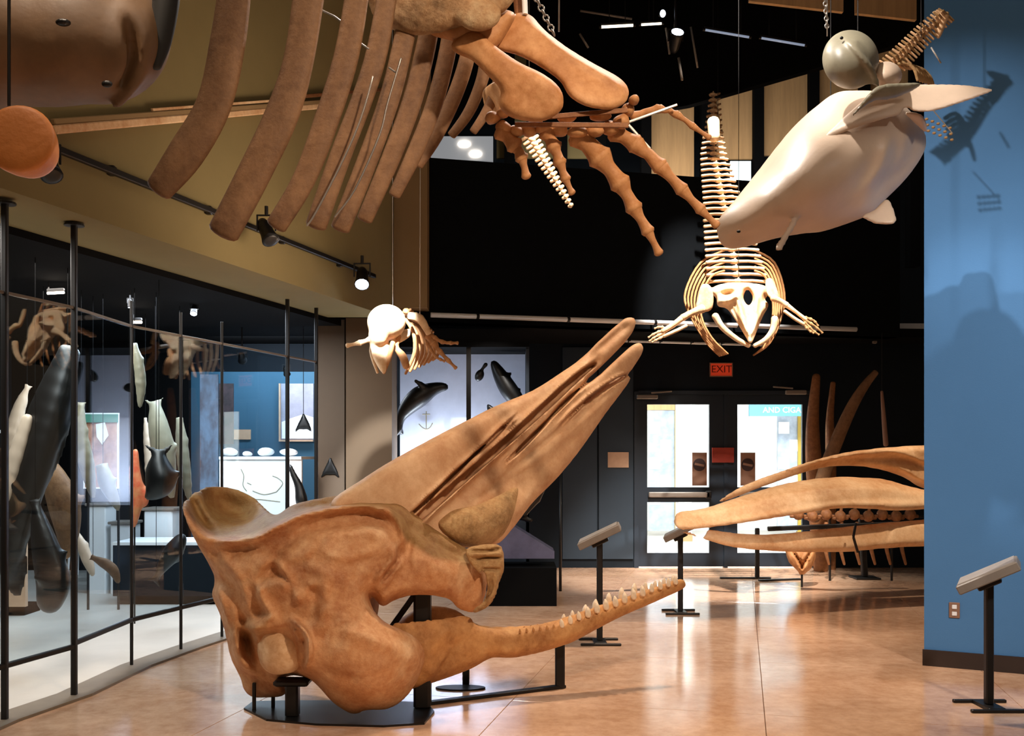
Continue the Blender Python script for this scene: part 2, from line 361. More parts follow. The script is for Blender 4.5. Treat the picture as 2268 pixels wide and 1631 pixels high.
class Field:
    """scalar field over (u, v, w): u,v photo pixels, w depth in the same unit; Y = Yb(u,v) + w*s"""
    def __init__(self, u0, u1, v0, v1, w0, w1, res):
        self.u = np.arange(u0, u1+res, res, dtype=float)[:, None, None]
        self.v = np.arange(v0, v1+res, res, dtype=float)[None, :, None]
        self.w = np.arange(w0, w1+res, res, dtype=float)[None, None, :]
        self.U2 = self.u[:, :, 0]+0*self.v[:, :, 0]; self.V2 = self.v[:, :, 0]+0*self.u[:, :, 0]
        self.g = np.full((self.u.size, self.v.size, self.w.size), 1e3)
        self.res = res
    def smin(self, d, k):
        if k <= 0: self.g = np.minimum(self.g, d); return
        h = np.clip(.5+.5*(self.g-d)/k, 0, 1); self.g = self.g*(1-h)+d*h-k*h*(1-h)
    def cut(self, d, k=0):
        d = -d
        if k <= 0: self.g = np.maximum(self.g, d); return
        h = np.clip(.5-.5*(self.g-d)/k, 0, 1); self.g = self.g*(1-h)+d*h+k*h*(1-h)
    def relief(self, outline, ctrl, T, R, bumps=(), ridges=(), k=0, smooth=5, holes=(), rough=0):
        U, V = self.U2, self.V2
        poly = cr(outline, smooth, True) if smooth else np.array(outline)
        d = polysdf(poly, U, V)
        for h in holes: d = np.maximum(d, -polysdf(cr(h, 5, True), U, V))
        wf = tps(ctrl, U, V) if not np.isscalar(ctrl) else np.full(U.shape, float(ctrl))
        for (bu, bv, ru, rv, ang, amp) in bumps:
            a = math.radians(ang); x = (U-bu)*math.cos(a)+(V-bv)*math.sin(a); y = -(U-bu)*math.sin(a)+(V-bv)*math.cos(a)
            wf = wf+amp*np.exp(-(x/ru)**2-(y/rv)**2)
        for (path, wd_, amp) in ridges:
            q, tt = linedist(cr(path, 4), U, V); wf = wf+amp*np.exp(-(q/wd_)**2)*np.minimum(1, 4*np.minimum(tt, 1-tt)+.25)
        if rough:
            wf = wf+rough*(3.2*vnoise(U+V*.3, V-U*.2, 46)+2.2*vnoise(U-V*.4, V+U*.3, 19)+1.4*vnoise(U, V, 9))
        Tm = T if np.isscalar(T) else np.maximum(tps(T, U, V), 4)
        q = np.clip(-d/R, 0, 1); t = np.where(d < 0, Tm*np.sqrt(1-(1-q)**2), -d)
        wc = wf+Tm
        gu, gv = np.gradient(wc, self.res); sl = np.sqrt(1+np.minimum(gu*gu+gv*gv, 25))*.5+.5
        self.smin(np.abs(self.w-wc[:, :, None])/sl[:, :, None]-t[:, :, None], k)
    def capsule(self, a, b_, ra, rb, k=0, sw=1.0, cut=False):
        ax, ay, az = a; dx, dy, dz = b_[0]-ax, b_[1]-ay, (b_[2]-az)/sw
        x, y, z = self.u-ax, self.v-ay, (self.w-az)/sw
        t = np.clip((x*dx+y*dy+z*dz)/(dx*dx+dy*dy+dz*dz+1e-6), 0, 1)
        d = np.sqrt((x-dx*t)**2+(y-dy*t)**2+(z-dz*t)**2)-(ra+(rb-ra)*t)
        (self.cut if cut else self.smin)(d, k)
    def chain(self, pts, k=0, sw=1.0, n=1):
        p = cr(pts, n) if n > 1 else pts
        for i in range(len(p)-1): self.capsule(p[i][:3], p[i+1][:3], p[i][3], p[i+1][3], k, sw)
    def ell(self, c, r, k=0, cut=False, ang=0):
        a = math.radians(ang); X, Y_ = self.u-c[0], self.v-c[1]
        x = (X*math.cos(a)+Y_*math.sin(a))/r[0]; y = (-X*math.sin(a)+Y_*math.cos(a))/r[1]; z = (self.w-c[2])/r[2]
        d = (np.sqrt(x*x+y*y+z*z)-1)*min(r)
        (self.cut if cut else self.smin)(d, k)
    def blur(self, n=1):
        for _ in range(n):
            for ax in range(3):
                g = self.g; a = np.roll(g, 1, ax); b_ = np.roll(g, -1, ax); self.g = .5*g+.25*(a+b_)
    def mesh(self, Yb, s):
        g = self.g; g[0] = g[-1] = 9; g[:, 0] = g[:, -1] = 9; g[:, :, 0] = g[:, :, -1] = 9
        ins = g < 0; nx, ny, nz = g.shape
        cnt = sum(ins[i:nx-1+i, j:ny-1+j, k:nz-1+k].astype(np.int8) for i in (0, 1) for j in (0, 1) for k in (0, 1))
        act = (cnt > 0) & (cnt < 8); idx = -np.ones(act.shape, dtype=np.int64); ii = np.argwhere(act); idx[act] = np.arange(len(ii))
        acc = np.zeros((len(ii), 3)); num = np.zeros(len(ii))
        I, J, K = ii.T
        for ax in range(3):
            o1, o2 = [a for a in range(3) if a != ax]
            for e1 in (0, 1):
                for e2 in (0, 1):
                    off = [0, 0, 0]; off[o1] = e1; off[o2] = e2
                    g0 = g[I+off[0], J+off[1], K+off[2]]; o2_ = off[:]; o2_[ax] = 1
                    g1 = g[I+o2_[0], J+o2_[1], K+o2_[2]]
                    x = (g0 < 0) != (g1 < 0); t = np.where(x, g0/np.where(x, g0-g1, 1), 0)
                    pos = np.stack([np.full(len(ii), float(off[0])), np.full(len(ii), float(off[1])), np.full(len(ii), float(off[2]))], 1); pos[:, ax] = t
                    acc[x] += pos[x]; num[x] += 1
        vp = ii+acc/num[:, None]
        faces = []
        for ax in range(3):
            o1, o2 = (ax+1) % 3, (ax+2) % 3
            sl0 = [slice(1, n-1) for n in g.shape]; sl0[ax] = slice(0, g.shape[ax]-1)
            sl1 = list(sl0); sl1[ax] = slice(1, g.shape[ax])
            a, b_ = ins[tuple(sl0)], ins[tuple(sl1)]; ch = np.argwhere(a != b_); flip = a[a != b_]
            off = np.array([1, 1, 1]); off[ax] = 0; ch = ch+off
            q = []
            for (d1, d2) in ((-1, -1), (0, -1), (0, 0), (-1, 0)):
                c = ch.copy(); c[:, o1] += d1; c[:, o2] += d2; q.append(idx[c[:, 0], c[:, 1], c[:, 2]])
            q = np.stack(q, 1); q[~flip] = q[~flip][:, ::-1]; faces.append(q)
        faces = np.concatenate(faces)
        u = self.u.ravel()[0]+vp[:, 0]*self.res; v = self.v.ravel()[0]+vp[:, 1]*self.res; w = self.w.ravel()[0]+vp[:, 2]*self.res
        Y = Yb(u, v)+w*s
        return np.stack([(u-CU)/F*Y, Y, H+(CV-v)/F*Y], 1), faces[:, ::-1]
def const(Y): return lambda u, v: np.full(np.shape(u), float(Y))
# ================================================================ SETTING
def struct(o): o['kind'] = 'structure'; return o
fl = struct(obj('floor', prism([(-3.2, -1), (6.5, -1), (6.5, 13.4), (-2.6, 13.4)], -.12, -.012), 'grout'))
ta = math.radians(-13); tR = Matrix.Rotation(ta, 3, 'Z'); TS = 1.5
tb = 0.0016
tv, tf = [], []
for z, ins in ((-.012, 0), (-.002, 0), (0, .0015)):
    a = TS/2-tb-ins
    tv += [(-a, -a, z), (a, -a, z), (a, a, z), (-a, a, z)]
tf = [(8, 9, 10, 11)]+[(r*4+i, r*4+(i+1) % 4, r*4+4+(i+1) % 4, r*4+4+i) for r in (0, 1) for i in range(4)]
tme = bpy.data.meshes.new('tile'); tme.from_pydata([tuple(tR @ Vector(x)) for x in tv], [], tf); tme.materials.append(M['tile'])
def edgex(y): return np.interp(y, [-1, 3.5, 5.6, 6.2, 7.05, 7.7, 8.3, 9.3, 10.7], [-3.3, -2.95, -2.78, -2.62, -2.56, -2.42, -2.26, -1.96, -1.7])
for i in range(-8, 9):
    for j in range(-8, 9):
        c = tR @ Vector((i*TS, j*TS, 0))+Vector((.9, 6.65, 0))
        if -.6 < c.y < 14.0 and edgex(min(c.y, 10.7))-.2 < c.x < 6.6:
            o = bpy.data.objects.new('tile', tme); COL.objects.link(o); o.parent = fl; o.location = Vector((c.x, c.y, 0))-fl.location
# pale floor of the case area with a stone kerb
ys = [-1, 3.5, 5.6, 6.2, 7.05, 7.7, 8.3, 9.3, 10.7]
ed = [(edgex(y), y) for y in ys]
struct(obj('trim_1', prism(ed+[(x-.22, y) for x, y in ed[::-1]], -.012, .016), 'curb'))
struct(obj('floor_case_area', prism([(x-.22, y) for x, y in ed]+[(-1.9, 13.4), (-9, 13.4), (-9, -1)], -.1, .012), 'casefl'))
# soffit / fascia along the left
def lipx(y): return -2.6+.3*(y-5.93)
fa = prism([(lipx(-1), -1), (lipx(10.4), 10.4), (lipx(10.4)-.67, 10.4), (lipx(-1)-.67, -1)], 2.95, 8)
struct(obj('wall_left', fa, 'beigedk'))
struct(obj('trim_2', prism([(lipx(-1)-.671, -1), (lipx(10.4)-.671, 10.4), (lipx(10.7)-.67, 10.7), (-9, 10.7), (-9, -1)], 2.9, 3.3), 'matte'))
struct(obj('wall_case_back', box(-6.6, -6.5, -1, 13.4, .0, 3.0), 'navy'))
# piers
def ub(name, u0, u1, Y, z0, z1, mt, dep=.5):
    return obj(name, box((u0-CU)/F*Y, (u1-CU)/F*Y, Y, Y+dep, z0, z1), mt)
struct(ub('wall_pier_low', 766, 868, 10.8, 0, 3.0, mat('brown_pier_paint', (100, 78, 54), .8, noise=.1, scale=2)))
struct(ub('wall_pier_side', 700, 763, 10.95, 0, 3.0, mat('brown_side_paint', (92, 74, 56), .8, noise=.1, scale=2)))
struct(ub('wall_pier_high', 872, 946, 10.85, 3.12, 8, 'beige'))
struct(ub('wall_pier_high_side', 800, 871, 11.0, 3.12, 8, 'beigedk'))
# balcony
bx0, by0, bx1, by1 = -.93, 11.12, 4.9, 12.55
dn = Vector((bx1-bx0, by1-by0, 0)).normalized(); nn = Vector((dn.y, -dn.x, 0))
struct(obj('wall_balcony', prism([(bx0, by0), (bx1, by1), (bx1-.06, by1+.25), (bx0-.06, by0+.25)], 3.0, 4.84), mat('black_balcony_paint', (10, 14, 18), .85, spec=.1, noise=.2)))
struct(obj('ceiling_under_balcony', prism([(-2.2, 10.8), (bx0, 11.13), (bx1, 12.56), (6.5, 12.7), (6.5, 13.4), (-9, 13.4), (-9, 10.72), (-2.2, 10.72)], 3.0, 3.11), 'matte'))
def rail(name, z, r, off, u0, u1, lab, mt='steel', up=False):
    a = Vector((bx0, by0, z))+nn*off+dn*u0; b_ = Vector((bx0, by0, z))+nn*off+dn*u1
    o = thing(name, lab, 'rail', tuple(a-Vector((0, 0, r))))
    obj('pipe', cyl(a, b_, r), mt, o, smooth=True)
    k = 5
    for i in range(k):
        q = a+(b_-a)*(i+.5)/k
        obj('bracket', join(cyl(q, q-nn*(off+.02), r*.5, seg=8), ball(q, r*1.25, seg=8, rings=5)), 'black', o)
    if up:
        for q in (a+(b_-a)*.1, a+(b_-a)*.9): obj('hanger', cyl(q, (q.x, q.y, 3.0), .006), 'black', o)
    return o
rail('pipe_rail', 3.06, .028, .13, 0, 5.3, 'long pale metal pipe rail along the foot of the dark balcony front', 'white')
rail('pipe_rail', 2.86, .014, -.1, 2.2, 4.2, 'short thin pale pipe under the balcony above the exit sign', 'white', up=True)
# far wall with doors (Y = 13.3)
W = 13.3
def ux(u, Y=W): return (u-CU)/F*Y
def vz(v, Y=W): return H+(CV-v)/F*Y
struct(obj('wall_far', join(box(-9, ux(1412), W, W+.2, 0, 3.0), box(ux(1800), 6.6, W, W+.2, 0, 3.0), box(ux(1412), ux(1800), W, W+.2, vz(872), 3.0)), 'navy'))
for k, (a, b_) in enumerate(((1246, 1322), (1326, 1402))):
    struct(obj('trim_%d' % (k+4), box(ux(a), ux(b_), W-.03, W, .12, 2.95), mat('blue_far_panel_%d' % k, (24, 42, 56), .6, noise=.15, scale=2)))
def door(name, u0, u1, hinge_left):
    d = thing(name, '', '', (ux((u0+u1)/2), W+.05, 0)); del d['label']; del d['category']; d['kind'] = 'structure'
    y0, y1 = W+.02, W+.075
    gl0, gl1 = (u0+20, u1-32) if hinge_left else (u0+22, u1-20)
    zs = [vz(1256), vz(1226), vz(1113), vz(1080), vz(896), vz(874)]
    for (a, b_, c, e) in ((u0, gl0, 0, 5), (gl1, u1, 0, 5)): obj('stile', box(ux(a), ux(b_), y0, y1, zs[c], zs[e]), 'teal', d)
    for (c, e) in ((0, 1), (2, 3), (4, 5)): obj('rail', box(ux(gl0), ux(gl1), y0, y1, zs[c], zs[e]), 'teal', d)
    for (c, e) in ((1, 2), (3, 4)): obj('pane', box(ux(gl0), ux(gl1), W+.045, W+.053, zs[c], zs[e]), 'doorglass', d)
    pb = obj('push_bar', obox((ux((gl0+gl1)/2), W-.05, vz(1096)), ux(gl1)-ux(gl0)-.02, .05, .07, bev=.01), 'panel', d)
    obj('bar_end', obox((ux(gl1-4), W-.03, vz(1096)), .07, .09, .1, bev=.01), 'black', pb)
    return d
door('door_1', 1414, 1604, True)
door('door_2', 1612, 1798, False)
struct(obj('trim_6', box(ux(1604), ux(1612), W, W+.1, 0, vz(872)), 'teal'))
struct(obj('trim_7', join(box(ux(1404), ux(1414), W-.03, W+.1, 0, vz(868)), box(ux(1798), ux(1808), W-.03, W+.1, 0, vz(868)), box(ux(1414), ux(1798), W-.03, W+.1, vz(874), vz(866))), 'teal'))
for (u, v, hl) in ((1432, 880, 'left'), (1760, 870, 'right')):
    t = thing('door_closer', 'small grey closer arm above the %s glazed door' % hl, 'door closer', (ux(u), W-.05, vz(v)))
    obj('closer_body', obox((ux(u), W-.06, vz(v)), .28, .06, .06, bev=.01), 'panel', t)
    s = 1 if hl == 'left' else -1
    obj('closer_arm', bar((ux(u)+s*.05, W-.1, vz(v)+.05), (ux(u)+s*.32, W-.12, vz(v)+.07), .02), 'panel', t)
# lobby beyond
struct(obj('floor_lobby', box(-1, 6.6, W+.2, 20.2, -.06, 0), 'casefl'))
struct(obj('wall_lobby_back', box(-1, 6.6, 20, 20.15, 0, 3.2), 'white'))
struct(obj('wall_lobby_left', box(-1.1, -1, W+.2, 20, 0, 3.2), 'white'))
struct(obj('wall_lobby_right', box(6.6, 6.7, W+.2, 20, 0, 3.2), 'white'))
struct(obj('ceiling_lobby', box(-1, 6.6, W+.2, 20, 3.12, 3.3), 'white'))
lobgrey = mat('lobby_blue_glazing', (176, 188, 206), .2, noise=.3, scale=6)
lobyel = mat('lobby_yellow_frame', (168, 140, 50), .4)
for (u0, u1, zb, zt, lab) in ((1436, 1494, .1, 2.35, 'blue-grey glazed shopfront bay behind the left door'), (1722, 1766, .1, 2.3, 'blue-grey glazed shopfront bay behind the right door')):
    Y = 18.5; t = thing('shop_window', lab, 'shop window', (ux(u0, Y), Y, 0))
    obj('glazing', box(ux(u0, Y), ux(u1, Y), Y, Y+.05, zb, zt), lobgrey, t)
    obj('frame_post', box(ux(u1, Y), ux(u1+7, Y), Y-.05, Y+.08, 0, zt+.1), lobyel, t)
    obj('frame_head', box(ux(u0-8, Y), ux(u1+7, Y), Y-.05, Y+.08, zt, zt+.1), 'ply', t)
    for q in range(5): obj('notice', obox((ux(u0+14+(q % 2)*24, Y), Y-.01, .7+q*.33), .2, .01, .22), 'white', t)
t = thing('shop_sign', 'teal overhead shop sign with white capitals beyond the right door', 'sign', (ux(1728, 17), 17, 2.35))
signm = mat('teal_sign', (70, 140, 160), .5)
obj('sign_board', box(ux(1660, 17), ux(1860, 17), 17, 17.06, vz(922, 17), vz(880, 17)), signm, t)
for u in (1675, 1850): obj('hanger', cyl((ux(u, 17), 17.03, vz(882, 17)), (ux(u, 17), 17.03, 3.12), .01), 'black', t)
lettering('AND CIGAR', .135, (ux(1737, 17), 16.995, vz(909, 17)), t, 'white')
t = thing('lobby_pillar', 'square white pillar in the bright lobby between shop windows', 'pillar', (ux(1545, 17.5), 17.5, 0))
obj('shaft', box(ux(1500, 17.5), ux(1530, 17.5), 17.4, 17.7, 0, 3.1), 'white', t); obj('skirting', box(ux(1499, 17.5), ux(1531, 17.5), 17.38, 17.72, 0, .12), 'beige', t)
# blue wall on the right
wx, wy = 2.95, 7.11
wd_ = Vector((.57, -.28, 0)).normalized(); e2 = Vector((wx, wy, 0))+wd_*3.6; wn = Vector((-wd_.y, wd_.x, 0))
A_, B_ = Vector((wx, wy, 0)), e2
poly = [(A_.x, A_.y), (B_.x, B_.y), (B_.x+wn.x*.35, B_.y+wn.y*.35), (A_.x+wn.x*.35, A_.y+wn.y*.35)]
struct(obj('wall_right', prism(poly, 0, 8), 'blue'))
bb = [tuple((A_-wn*.015-wd_*.01)[:2]), tuple((B_-wn*.015)[:2]), tuple((B_+wn*.002)[:2]), tuple((A_+wn*.002-wd_*.01)[:2])]
struct(obj('baseboard_right', prism(bb, 0, .115), 'base'))
def onwall(u, v):
    # point where the view ray meets the blue wall
    dx = (u-CU)/F; t_ = (A_.y*wd_.x-A_.x*wd_.y)/(wd_.x-dx*wd_.y); return P(u, v, t_)
o = onwall(2114, 1352); Rw = Matrix((wd_, wn, Vector((0, 0, 1)))).transposed()
t = thing('wall_outlet', 'small pale double power outlet low on the blue wall', 'outlet', tuple(o-Vector((0, 0, .06))))
obj('cover_plate', obox(o-wn*.005, .07, .01, .11, Rw, .003), 'poster', t)
for s in (-1, 1): obj('socket', obox(o-wn*.012+Vector((0, 0, s*.024)), .032, .008, .03, Rw, .003), 'white', t)
# upper level: ceiling, back wall of boards between dark mullions, bulkhead
struct(obj('ceiling', box(-9, 7, -1, 17, 8.0, 8.2), 'matte'))
struct(obj('wall_upper_back', box(-9, 7, 15.6, 15.8, 3.2, 8.0), 'navy'))
UW = 14.2
bd = thing('board_wall', 'row of tall beige boards between black mullions above the balcony', 'wall boards', (ux(1600, UW), UW, 3.2))
for (a, b_) in ((1100, 1118), (1140, 1235), (1255, 1320), (1440, 1537), (1588, 1666), (1690, 1788), (1812, 1900), (1925, 2015)):
    lo = {1440: 394, 1588: 352, 1690: 344}.get(a, 350)
    obj('board', box(ux(a, UW), ux(b_, UW), UW, UW+.05, vz(lo, UW), 8), 'ply' if a > 1400 else 'beigedk', bd)
for a in (1128, 1245, 1330, 1430, 1563, 1678, 1800, 1912, 2022):
    obj('mullion', box(ux(a-11, UW), ux(a+11, UW), UW-.09, UW+.1, 4.2, 8), 'matte', bd)
for i, (a, z) in enumerate(((1618, 350),)):
    t = thing('lit_window', 'small bright square window just left of the white whale model', 'window', (ux(1648, 15.5), 15.5, vz(408, 15.5)))
    obj('frame', box(ux(1610, 15.5), ux(1684, 15.5), 15.54, 15.6, vz(412, 15.5), vz(350, 15.5)), 'blackp', t)
    obj('pane', box(ux(1618, 15.5), ux(1675, 15.5), 15.5, 15.55, vz(405, 15.5), vz(357, 15.5)), mat('daylit_pane', (225, 240, 240), emit=2.2), t)
t = thing('lit_window', 'bright internal window with two round lamps behind the rib cage', 'window', (ux(1035, 15.5), 15.5, vz(357, 15.5)))
obj('pane', box(ux(940, 15.5), ux(1092, 15.5), 15.5, 15.6, vz(356, 15.5), vz(302, 15.5)), mat('grey_lit_pane', (165, 168, 172), emit=.55), t)
for (u, v) in ((1028, 318), (1053, 340)): obj('round_lamp', ball(P(u, v, 15.48), .095, .02, .045), 'lamp', t, smooth=True)
struct(obj('trim_8', prism([(.2, 14.0), (.2, 13.9), (2.25, 12.75), (3.5, 11.55), (4.7, 10.4), (4.78, 10.47), (3.57, 11.62), (2.3, 12.85)], 6.0, 8.0), 'matte'))
# grid of slim ceiling pipes and lamps
def rod(name, a, b_, r, mt, lab, cat='pipe'):
    o = obj(name, cyl(a, b_, r, seg=10), mt, smooth=True); return tag(o, lab, cat)
def tubelamp(a, b_, r, lab, m='tubel'):
    a, b_ = Vector(a), Vector(b_); d = (b_-a).normalized()
    t = thing('tube_lamp', lab, 'tube lamp', tuple(min(a.z, b_.z) if i == 2 else a[i] for i in range(3)))
    obj('tube', cyl(a, b_, r, seg=10), m, t, smooth=True)
    obj('housing', bar(a+Vector((0, .02, r*2.2)), b_+Vector((0, .02, r*2.2)), r*3, r*2), 'black', t)
    for q in (a+d*.1, b_-d*.1): obj('hanger', cyl(q+Vector((0, .02, r*3)), (q.x, q.y+.02, 8.0), .005), 'black', t)
    for q in (a, b_): obj('end_cap', cyl(q-d*.015, q+d*.01, r*1.3, seg=10), 'black', t)
tubelamp(P(1330, 60, 11), P(1405, 56, 11), .014, 'warm tube lamp, left one of the two in the dark ceiling')
tubelamp(P(1418, 55, 11), P(1468, 52, 11), .012, 'short warm tube lamp, right one of the two in the dark ceiling')
cool2 = mat('dim_cool_tube', (150, 165, 190), emit=.6)
tubelamp(P(1560, 66, 10.6), P(1662, 83, 10.6), .012, 'dim bluish tube lamp, left of a pair under the black bulkhead', cool2)
tubelamp(P(1684, 84, 10.6), P(1785, 101, 10.6), .012, 'dim bluish tube lamp, right of a pair under the black bulkhead', cool2)
rod('ceiling_pipe', P(1285, 24, 11.2), P(1400, 42, 11.2), .012, 'panel', 'thin grey pipe in the dark ceiling above the warm tube lamps')
rod('ceiling_pipe', P(1284, 75, 11.2), P(1303, 106, 11.2), .012, 'panel', 'short slanting grey strut below the warm tube lamps')
rod('ceiling_pipe', P(1475, 62, 11), P(1483, 120, 11), .012, 'panel', 'upright grey strut left of the hanging spotlight')
rod('ceiling_pipe', P(1530, 60, 11), P(1545, 150, 11), .012, 'panel', 'upright grey strut right of the hanging spotlight')
rod('hanging_pole', P(1503, 128, 10.6), P(1511, 178, 10.6), .014, 'panel', 'thin pale pole hanging below the ceiling spotlight', 'pole')
for i, (u0, u1, v0, v1) in enumerate(((1780, 1880, -60, 26), (1895, 2010, -60, 40))):
    pass
tp = thing('high_board_panel', 'pair of orange-beige boards high up behind the small hanging skeleton', 'wall boards', tuple(P(1890, 40, 10.2)))
obj('board', plate([(1660, -60), (1868, -60), (1868, 26), (1660, 2)], 10.2, .05), 'ply', tp)
obj('board', plate([(1896, -60), (2030, -60), (2030, 44), (1896, 29)], 10.2, .05), 'ply', tp)

# ---------------------------------------------------------------- spotlights
def track_light(c, at, s, lab, lit=False, cool=True, top=None):
    c = Vector(c); d = (Vector(at)-c).normalized()
    t = thing('track_spotlight', lab, 'spotlight', tuple(c))
    obj('can', loft([c-d*s*1.1, c-d*s*.6, c+d*s*.3, c+d*s], [s*.3, s*.5, s*.55, s*.68], 16, 2, cap=False), 'black', t, smooth=True)
    obj('lens', ball(c+d*s*1.0, s*.6, s*.6, s*.12, R=d.to_track_quat('Z', 'Y').to_matrix()), ('lampcool' if cool else 'lamp') if lit else 'blackp', t, smooth=True)
    if top: obj('drop_rod', cyl(c+Vector((0, 0, s*1.8)), (c.x, c.y, top), s*.1), 'black', t)
    yk = obj('yoke', join(bar(c+Vector((s*.7, 0, 0)), c+Vector((s*.7, 0, s*1.2)), s*.12), bar(c+Vector((-s*.7, 0, 0)), c+Vector((-s*.7, 0, s*1.2)), s*.12), bar(c+Vector((-s*.76, 0, s*1.2)), c+Vector((s*.76, 0, s*1.2)), s*.12), cyl(c+Vector((0, 0, s*1.2)), c+Vector((0, 0, s*1.9)), s*.14)), 'black', t)
    return t
lp = lambda y, z, o: Vector((lipx(y)+o, y, z))
tr = thing('light_track', 'long black lighting track running along the beige soffit face', 'light track', tuple(lp(5.3, 3.25, .05)))
obj('track_bar', bar(lp(4.0, 3.26, .04), lp(9.9, 3.29, .04), .035, .04), 'black', tr)
for y in (5.2, 6.2, 7.2, 8.2, 9.2): obj('track_clip', obox(lp(y, 3.28, .02), .05, .05, .06, bev=.006), 'black', tr)
track_light(P(108, 365, 5.2), P(160, 560, 4.9), .085, 'black track spotlight below the round bone end at far left')
track_light(P(590, 512, 7.6), P(640, 620, 7.4), .10, 'black track spotlight behind the second long rib tip')
track_light(P(802, 614, 9.25), P(800, 700, 8.9), .105, 'glowing round track spotlight at the far end of the soffit track', True)
track_light(P(1496, 92, 10.6), P(1512, 20, 10.3), .11, 'black ceiling spotlight with white glare under the dark ceiling', True, top=8.0)
t = thing('glare_lamp', 'small white lamp left of the hanging ceiling spotlight', 'lamp', tuple(P(1468, 34, 10.8)))
obj('bulb', ball(P(1468, 30, 10.8), .03, .03, .04), 'lampcool', t, smooth=True); obj('shade', cyl(P(1466, 22, 10.8), P(1468, 32, 10.85), .02, .05), 'black', t)
# wood-like beams on the fascia
bm_ = thing('wall_moulding', 'pale double moulding slanting across the beige wall behind the ribs', 'moulding', tuple(P(110, 290, 5.7)))
def onlip(u, v):
    y = (-2.6-.3*5.93)/((u-CU)/F-.3); return P(u, v, y)+Vector((.03, -.03, 0))
for (a, b_, w, mt) in (((110, 292), (430, 263), .05, 'pale'), ((110, 274), (740, 226), .035, 'beige'), ((430, 263), (735, 235), .045, 'pale'), ((330, 247), (600, 226), .02, 'pale'), ((600, 222), (850, 200), .03, 'brown')):
    obj('moulding_strip', bar(onlip(*a), onlip(*b_), w), mt, bm_)

# ================================================================ GLASS CASE
gc = thing('glass_case', 'long glass display case with thin black posts along the left side', 'display case', (-2.7, 6.6, 0))
posts = [(-2.86, 5.6, 2.93), (-2.72, 6.17, 2.94), (-2.70, 7.05, 2.6), (-2.54, 7.62, 2.6), (-2.38, 8.15, 2.6), (-2.08, 9.2, 3.0), (-1.92, 9.74, 3.0)]
RZ = .335
for i, (x, y, zt) in enumerate(posts):
    w = .034 if i in (0, 1, 5, 6) else .02
    p_ = obj('post', bar((x, y, .0), (x, y, zt), w), 'black', gc)
    if i in (0, 1, 5, 6): obj('flange', cyl((x, y, zt-.012), (x, y, zt), .06), 'black', p_)
def gp(i, z): return Vector((posts[i][0], posts[i][1], z))
segs = [(Vector((-3.25, 4.2, 0)), gp(0, 0)), (gp(0, 0), gp(1, 0)), (gp(1, 0), gp(2, 0)), (gp(2, 0), gp(3, 0)), (gp(3, 0), gp(4, 0)), (gp(4, 0), gp(5, 0)), (gp(5, 0), gp(6, 0))]
for k, (a, b_) in enumerate(segs):
    z0 = RZ-(.02 if k < 2 else 0)
    obj('bottom_rail', bar(a+Vector((0, 0, z0)), b_+Vector((0, 0, z0)), .03, .03), 'black', gc)
    obj('top_rail', bar(a+Vector((0, 0, 2.42)), b_+Vector((0, 0, 2.42)), .018, .018), 'panel', gc)
    d = (b_-a).normalized(); q = Vector((-d.y, d.x, 0))*.004
    a2, b2 = a+d*.03, b_-d*.03
    pl = [(a2-q)[:2], (b2-q)[:2], (b2+q)[:2], (a2+q)[:2]]
    if k < 6: obj('pane', prism([tuple(x) for x in pl], z0+.016, 2.41), 'glass', gc)

